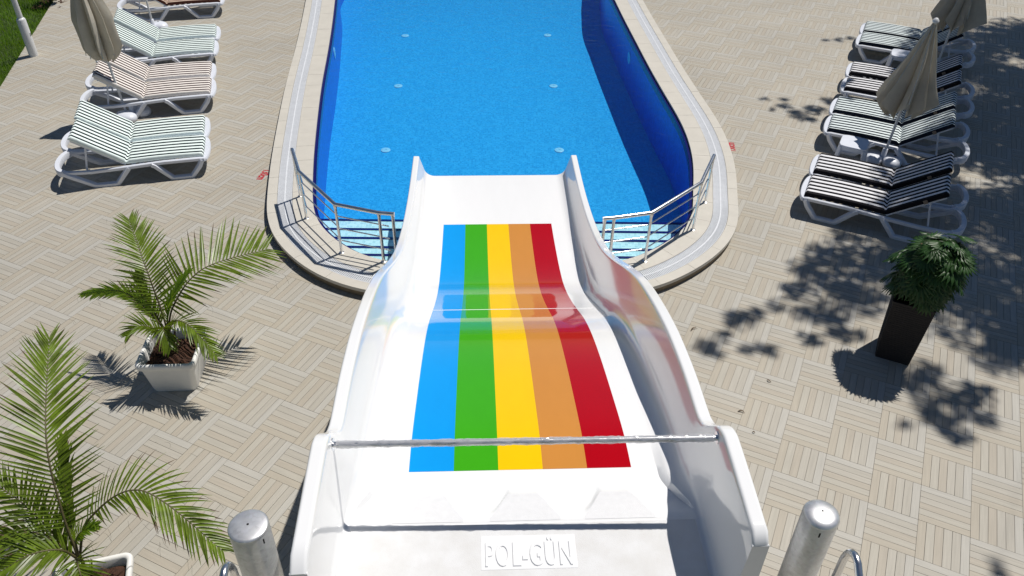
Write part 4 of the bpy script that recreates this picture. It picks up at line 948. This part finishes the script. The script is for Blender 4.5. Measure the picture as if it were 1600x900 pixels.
for k in range(11):
    a = rr.uniform(0, 6.28); d = V((math.cos(a)*0.22, math.sin(a)*0.22, rr.uniform(0.5, 0.8))); m = MB(); m.tube([(0, 0, 0), d*0.5+V((0, 0, 0.05)), d], 0.008, 5); m.build('stem', TRUNK, sh)
    for q in range(30):
        c = d*rr.uniform(0.15, 1.05)+V((rr.uniform(-.08, .08), rr.uniform(-.08, .08), rr.uniform(-.05, .05))); e = V((rr.uniform(-1, 1), rr.uniform(-1, 1), rr.uniform(-.3, .6))).normalized()*0.05; f_ = e.cross(V((0.3, 0.2, 1))).normalized()*0.018
        lm.add([c-e, c+f_, c+e, c-f_], [(0, 1, 2, 3)])
tag(lm.build('foliage', SHRUB, sh, smooth=False), kind='stuff')
for (x, y, a, l, lb) in ((2.06, 6.914, 0.5, 0.10, 'curled dry leaf on the paving near the slide side, farthest of the fallen ones'), (2.715, 6.127, 2.2, 0.055, 'small hooked dry leaf on the paving left of the planter shadow'), (2.322, 5.664, -0.3, 0.07, 'straight dry sliver lying on the paving beside the slide top'), (2.388, 5.40, -0.6, 0.03, 'tiny dry crumb on the paving, nearest the slide top')):
    m = MB(); pts = [V((l*(i/7-0.5), 0.25*l*math.sin(math.pi*i/7)*(1 if l > 0.05 else 0.2), 0.006+0.012*math.sin(math.pi*i/7))) for i in range(8)]
    m.sweep(pts, [(-0.007, -0.001), (0.007, -0.001), (0.006, 0.001), (-0.006, 0.001)], scales=[0.2, 0.7, 1, 1, 0.9, 0.7, 0.5, 0.15])
    tag(m.build('fallen_leaf', DRY), lb, 'leaf', 'dry leaves fallen on the paving'); o = bpy.context.scene.objects[-1] if False else None
    lf = COL.objects[-1]; lf.location = (x, y, 0.0); lf.rotation_euler = (0, 0, a)
# ------------------------------------------------------------------ the trees whose shade falls over the right side
LEAF = mat('tree_leaf', (0.05, 0.10, 0.02), 0.5, var=0.3, scale=3, trans=0.2)
BARK = mat('bark', (0.10, 0.075, 0.05), 0.95, var=0.4, scale=10, bump=0.8, bscale=30, dist=0.02)
EDGE = [(2.17, 6.61, 0.18), (2.37, 6.82, 0.11), (2.57, 7.11, 0.19), (2.79, 7.2, 0.16), (2.82, 6.63, 0.14), (2.57, 6.59, 0.1), (3.11, 7.37, 0.12), (3.37, 7.66, 0.2), (3.65, 8.05, 0.27), (3.97, 8.39, 0.3), (4.32, 8.8, 0.25), (3.87, 7.8, 0.34), (4.33, 8.27, 0.39), (4.12, 7.5, 0.34), (3.63, 7.25, 0.27), (3.35, 6.82, 0.14), (3.75, 6.92, 0.22), (4.52, 7.88, 0.39), (3.34, 7.24, 0.12), (4.35, 6.22, 0.3), (4.36, 5.76, 0.3), (4.38, 5.42, 0.16), (4.77, 5.94, 0.27), (3.91, 5.54, 0.06), (5.27, 6.53, 0.28), (5.52, 6.7, 0.26), (4.76, 5.63, 0.13), (4.11, 3.99, 0.05), (4.1, 3.89, 0.06), (4.67, 12.42, 0.17), (5.03, 12.58, 0.2), (4.53, 12.71, 0.13), (5.41, 12.94, 0.18), (4.8, 12.24, 0.15), (5.32, 12.28, 0.15), (4.28, 12.55, 0.08), (4.27, 12.97, 0.08), (4.59, 12.96, 0.08), (6.38, 15.76, 0.1), (6.65, 15.84, 0.1), (6.12, 15.74, 0.08), (9.22, 15.46, 0.28), (9.71, 15.71, 0.34), (8.55, 14.36, 0.29), (8.64, 13.8, 0.28), (9.27, 14.39, 0.22), (8.6, 12.77, 0.44), (7.94, 12.5, 0.37)]
MASS = [(7.36, 7.01, 0.29), (6.04, 7.24, 0.3), (11.05, 16.11, 0.47), (7.55, 12.79, 0.37), (8.18, 9.46, 0.5), (6.53, 12.26, 0.48), (6.64, 7.31, 0.38), (6.99, 8.77, 0.3), (5.67, 7.7, 0.33), (10.19, 15.28, 0.44), (10.2, 13.92, 0.34), (8.19, 11.84, 0.29), (6.42, 8.04, 0.39), (9.89, 13.8, 0.41), (6.59, 8.91, 0.29), (10.43, 14.69, 0.42), (5.53, 9.25, 0.42), (6.12, 10.35, 0.28), (10.63, 12.99, 0.36), (10.49, 12.11, 0.49), (11.04, 13.52, 0.49), (9.16, 14.02, 0.44), (9.08, 11.53, 0.31), (7.3, 13.87, 0.47), (8.24, 14.34, 0.32), (8.48, 12.09, 0.41), (11.6, 16.81, 0.43), (9.86, 13.09, 0.28), (11.23, 15.61, 0.35), (7.27, 12.86, 0.29), (10.6, 15.25, 0.44), (9.9, 15.94, 0.35), (10.36, 16.58, 0.39), (9.24, 13.59, 0.48), (4.99, 7.68, 0.29), (6.57, 9.27, 0.5), (10.35, 15.96, 0.3), (9.01, 12.03, 0.36), (5.41, 8.1, 0.41), (7.13, 11.03, 0.36), (9.77, 12.8, 0.41), (5.01, 8.71, 0.38), (12.02, 16.36, 0.3), (9.65, 12.07, 0.34), (8.2, 8.67, 0.43), (6.21, 11.73, 0.37), (10.35, 13.19, 0.39), (7.67, 8.95, 0.36), (9.39, 12.41, 0.32), (7.33, 8.14, 0.38), (7.78, 14.58, 0.4), (6.15, 6.64, 0.38), (11.12, 14.85, 0.47), (7.64, 10.43, 0.47), (11.51, 15.29, 0.49), (6.83, 11.61, 0.45), (11.99, 15.9, 0.41), (6.72, 13.25, 0.31), (10.82, 16.4, 0.36), (7.03, 12.35, 0.33), (7.29, 12.07, 0.42), (8.65, 15.67, 0.38), (8.33, 8.38, 0.3), (9.0, 12.82, 0.41), (7.61, 9.85, 0.36), (8.65, 15.03, 0.29), (6.75, 8.33, 0.37), (7.7, 8.45, 0.3), (8.74, 10.82, 0.47), (8.66, 8.71, 0.36), (7.85, 11.74, 0.42), (6.82, 7.86, 0.41), (9.46, 10.22, 0.47), (11.24, 16.54, 0.34), (6.81, 9.72, 0.36), (7.84, 12.92, 0.39), (11.01, 14.5, 0.32), (9.12, 15.23, 0.29), (8.37, 10.63, 0.5), (5.87, 10.1, 0.44), (5.14, 9.11, 0.29), (7.77, 9.38, 0.38), (6.6, 6.68, 0.41), (5.42, 9.7, 0.4), (5.69, 8.47, 0.31), (9.19, 10.99, 0.4), (5.42, 7.32, 0.5), (9.65, 11.35, 0.32), (8.81, 14.18, 0.36), (11.73, 16.3, 0.4), (10.06, 11.64, 0.39), (8.01, 14.11, 0.39), (8.27, 14.88, 0.28), (8.07, 10.86, 0.38), (9.34, 10.62, 0.44), (10.33, 12.55, 0.46), (12.36, 16.64, 0.37), (11.45, 15.99, 0.43), (9.02, 9.49, 0.49), (8.54, 9.06, 0.39), (9.74, 12.49, 0.29), (6.91, 6.86, 0.31), (7.58, 12.25, 0.35), (8.84, 9.91, 0.42), (7.84, 7.46, 0.42), (10.73, 14.94, 0.29), (10.96, 14.06, 0.43), (7.74, 13.99, 0.28), (7.85, 15.03, 0.39), (8.68, 10.25, 0.29), (7.6, 11.4, 0.35), (5.07, 8.13, 0.34), (10.59, 13.59, 0.38), (8.5, 9.78, 0.34), (10.86, 15.47, 0.3), (8.81, 12.3, 0.3), (8.5, 11.36, 0.36), (9.11, 15.77, 0.34), (8.36, 15.25, 0.3), (5.87, 9.02, 0.3), (7.9, 8.16, 0.46), (5.72, 7.09, 0.3), (7.28, 9.65, 0.43), (11.97, 15.48, 0.44), (7.19, 7.49, 0.28), (9.23, 11.85, 0.32), (9.99, 11.12, 0.47), (6.5, 12.6, 0.28), (6.42, 11.29, 0.38), (6.5, 11.92, 0.3), (8.88, 14.62, 0.32), (9.82, 15.42, 0.34), (9.92, 16.34, 0.29), (8.04, 11.36, 0.41), (6.88, 13.52, 0.29), (9.58, 10.91, 0.43), (9.19, 9.87, 0.29), (12.52, 16.97, 0.32), (6.56, 7.6, 0.29), (9.9, 14.26, 0.35), (7.5, 10.95, 0.29), (11.27, 13.99, 0.33), (8.05, 9.87, 0.3), (7.59, 13.62, 0.29), (7.3, 9.34, 0.31), (7.67, 7.88, 0.3), (10.42, 16.23, 0.34), (5.32, 8.44, 0.41), (8.27, 10.28, 0.29), (9.41, 16.17, 0.37), (9.12, 13.16, 0.32), (7.34, 11.58, 0.38), (7.16, 8.47, 0.43), (6.8, 12.74, 0.38), (8.33, 12.47, 0.35), (5.83, 8.14, 0.3), (9.94, 14.84, 0.39), (11.53, 14.53, 0.31), (10.65, 12.48, 0.3), (8.9, 11.3, 0.35), (10.62, 14.14, 0.32), (12.23, 16.19, 0.3), (7.99, 10.53, 0.35), (6.95, 13.02, 0.34), (6.77, 11.06, 0.31), (12.06, 17.0, 0.41), (6.94, 7.17, 0.34), (6.29, 9.65, 0.29), (8.75, 9.28, 0.31), (7.12, 11.37, 0.28), (6.91, 7.46, 0.3), (9.52, 11.75, 0.34), (8.28, 13.09, 0.28), (10.91, 13.16, 0.38), (5.81, 6.74, 0.36), (11.7, 14.91, 0.47), (10.37, 14.23, 0.31), (9.06, 12.45, 0.29), (7.33, 8.85, 0.49), (7.36, 14.3, 0.36), (4.89, 8.36, 0.3), (7.26, 13.37, 0.36), (7.41, 7.63, 0.28), (8.53, 13.44, 0.34), (6.9, 9.15, 0.33), (10.11, 15.59, 0.3), (8.85, 13.49, 0.41), (9.7, 13.37, 0.33), (9.88, 10.72, 0.4), (6.33, 9.95, 0.28)]

rr = random.Random(77)
trees = [((11.8, 12.6), 'broad shade tree beside the right-hand loungers'), ((13.6, 16.6), 'broad shade tree behind the right-hand loungers')]
crown = [MB(), MB()]; twigs = [[], []]
def put_blob(x, y, r, dens, jit):
    h = rr.uniform(8.5, 12.0); c = V((x+SUN_SLOPE[0]*h, y+SUN_SLOPE[1]*h, h)); k = 0 if c.y < 15.0 else 1
    twigs[k].append((c, r)); n = int(dens*r*r)
    for _ in range(max(6, n)):
        q = V((rr.gauss(0, 1), rr.gauss(0, 1), rr.gauss(0, 1))); q = q.normalized()*(rr.random()**0.45)*r*jit
        p = c+q; e = V((rr.uniform(-1, 1), rr.uniform(-1, 1), rr.uniform(-0.5, 0.5))).normalized(); f_ = e.cross(V((rr.uniform(-.4, .4), rr.uniform(-.4, .4), 1))).normalized()
        l, w = rr.uniform(0.055, 0.085), rr.uniform(0.026, 0.038)
        crown[k].add([p-e*l, p+f_*w, p+e*l, p-f_*w], [(0, 1, 2, 3)])
for x, y, r in EDGE: put_blob(x, y, r, 1300, 1.0)
for x, y, r in MASS: put_blob(x, y, r*1.18, 1800, 1.3)
for k, ((x, y), lb) in enumerate(trees):
    t = thing('shade_tree', lb, 'tree', (x, y, 0), 0, 'shade trees on the right')
    o0 = V((x, y, 0)); cr = crown[k]
    cr.v = [tuple(V(v)-o0) for v in cr.v]; cr.build('crown', LEAF, t, smooth=False)
    m = MB(); m.tube([(0, 0, -0.05), (0.03, 0.02, 1.2), (-0.05, 0.05, 2.6), (0, 0, 4.6), (0.05, 0.05, 8.0)], 0.2, 12, scales=[1.25, 1.0, 0.85, 0.65, 0.3]); m.build('trunk', BARK, t, angle=60)
    lim = MB(); forks = []
    for q in range(7):
        a = q*0.9+0.3; forks.append((V((math.cos(a)*1.6, math.sin(a)*1.6, 8.2+0.4*(q % 3))), V((0, 0, 2.6+0.4*(q % 4)))))
    for f_, b_ in forks: lim.tube([b_, (b_+f_)/2+V((0, 0, 0.25)), f_], 0.05, 6, scales=[1, 0.7, 0.45])
    for c, r in twigs[k]:
        e = c-o0; f_ = min(forks, key=lambda g: (g[0]-e).length)[0]
        lim.tube([f_, (f_+e)/2+V((0, 0, 0.12)), e], 0.004, 4, scales=[1, 0.6, 0.3])
    lim.build('limbs', BARK, t, angle=60)
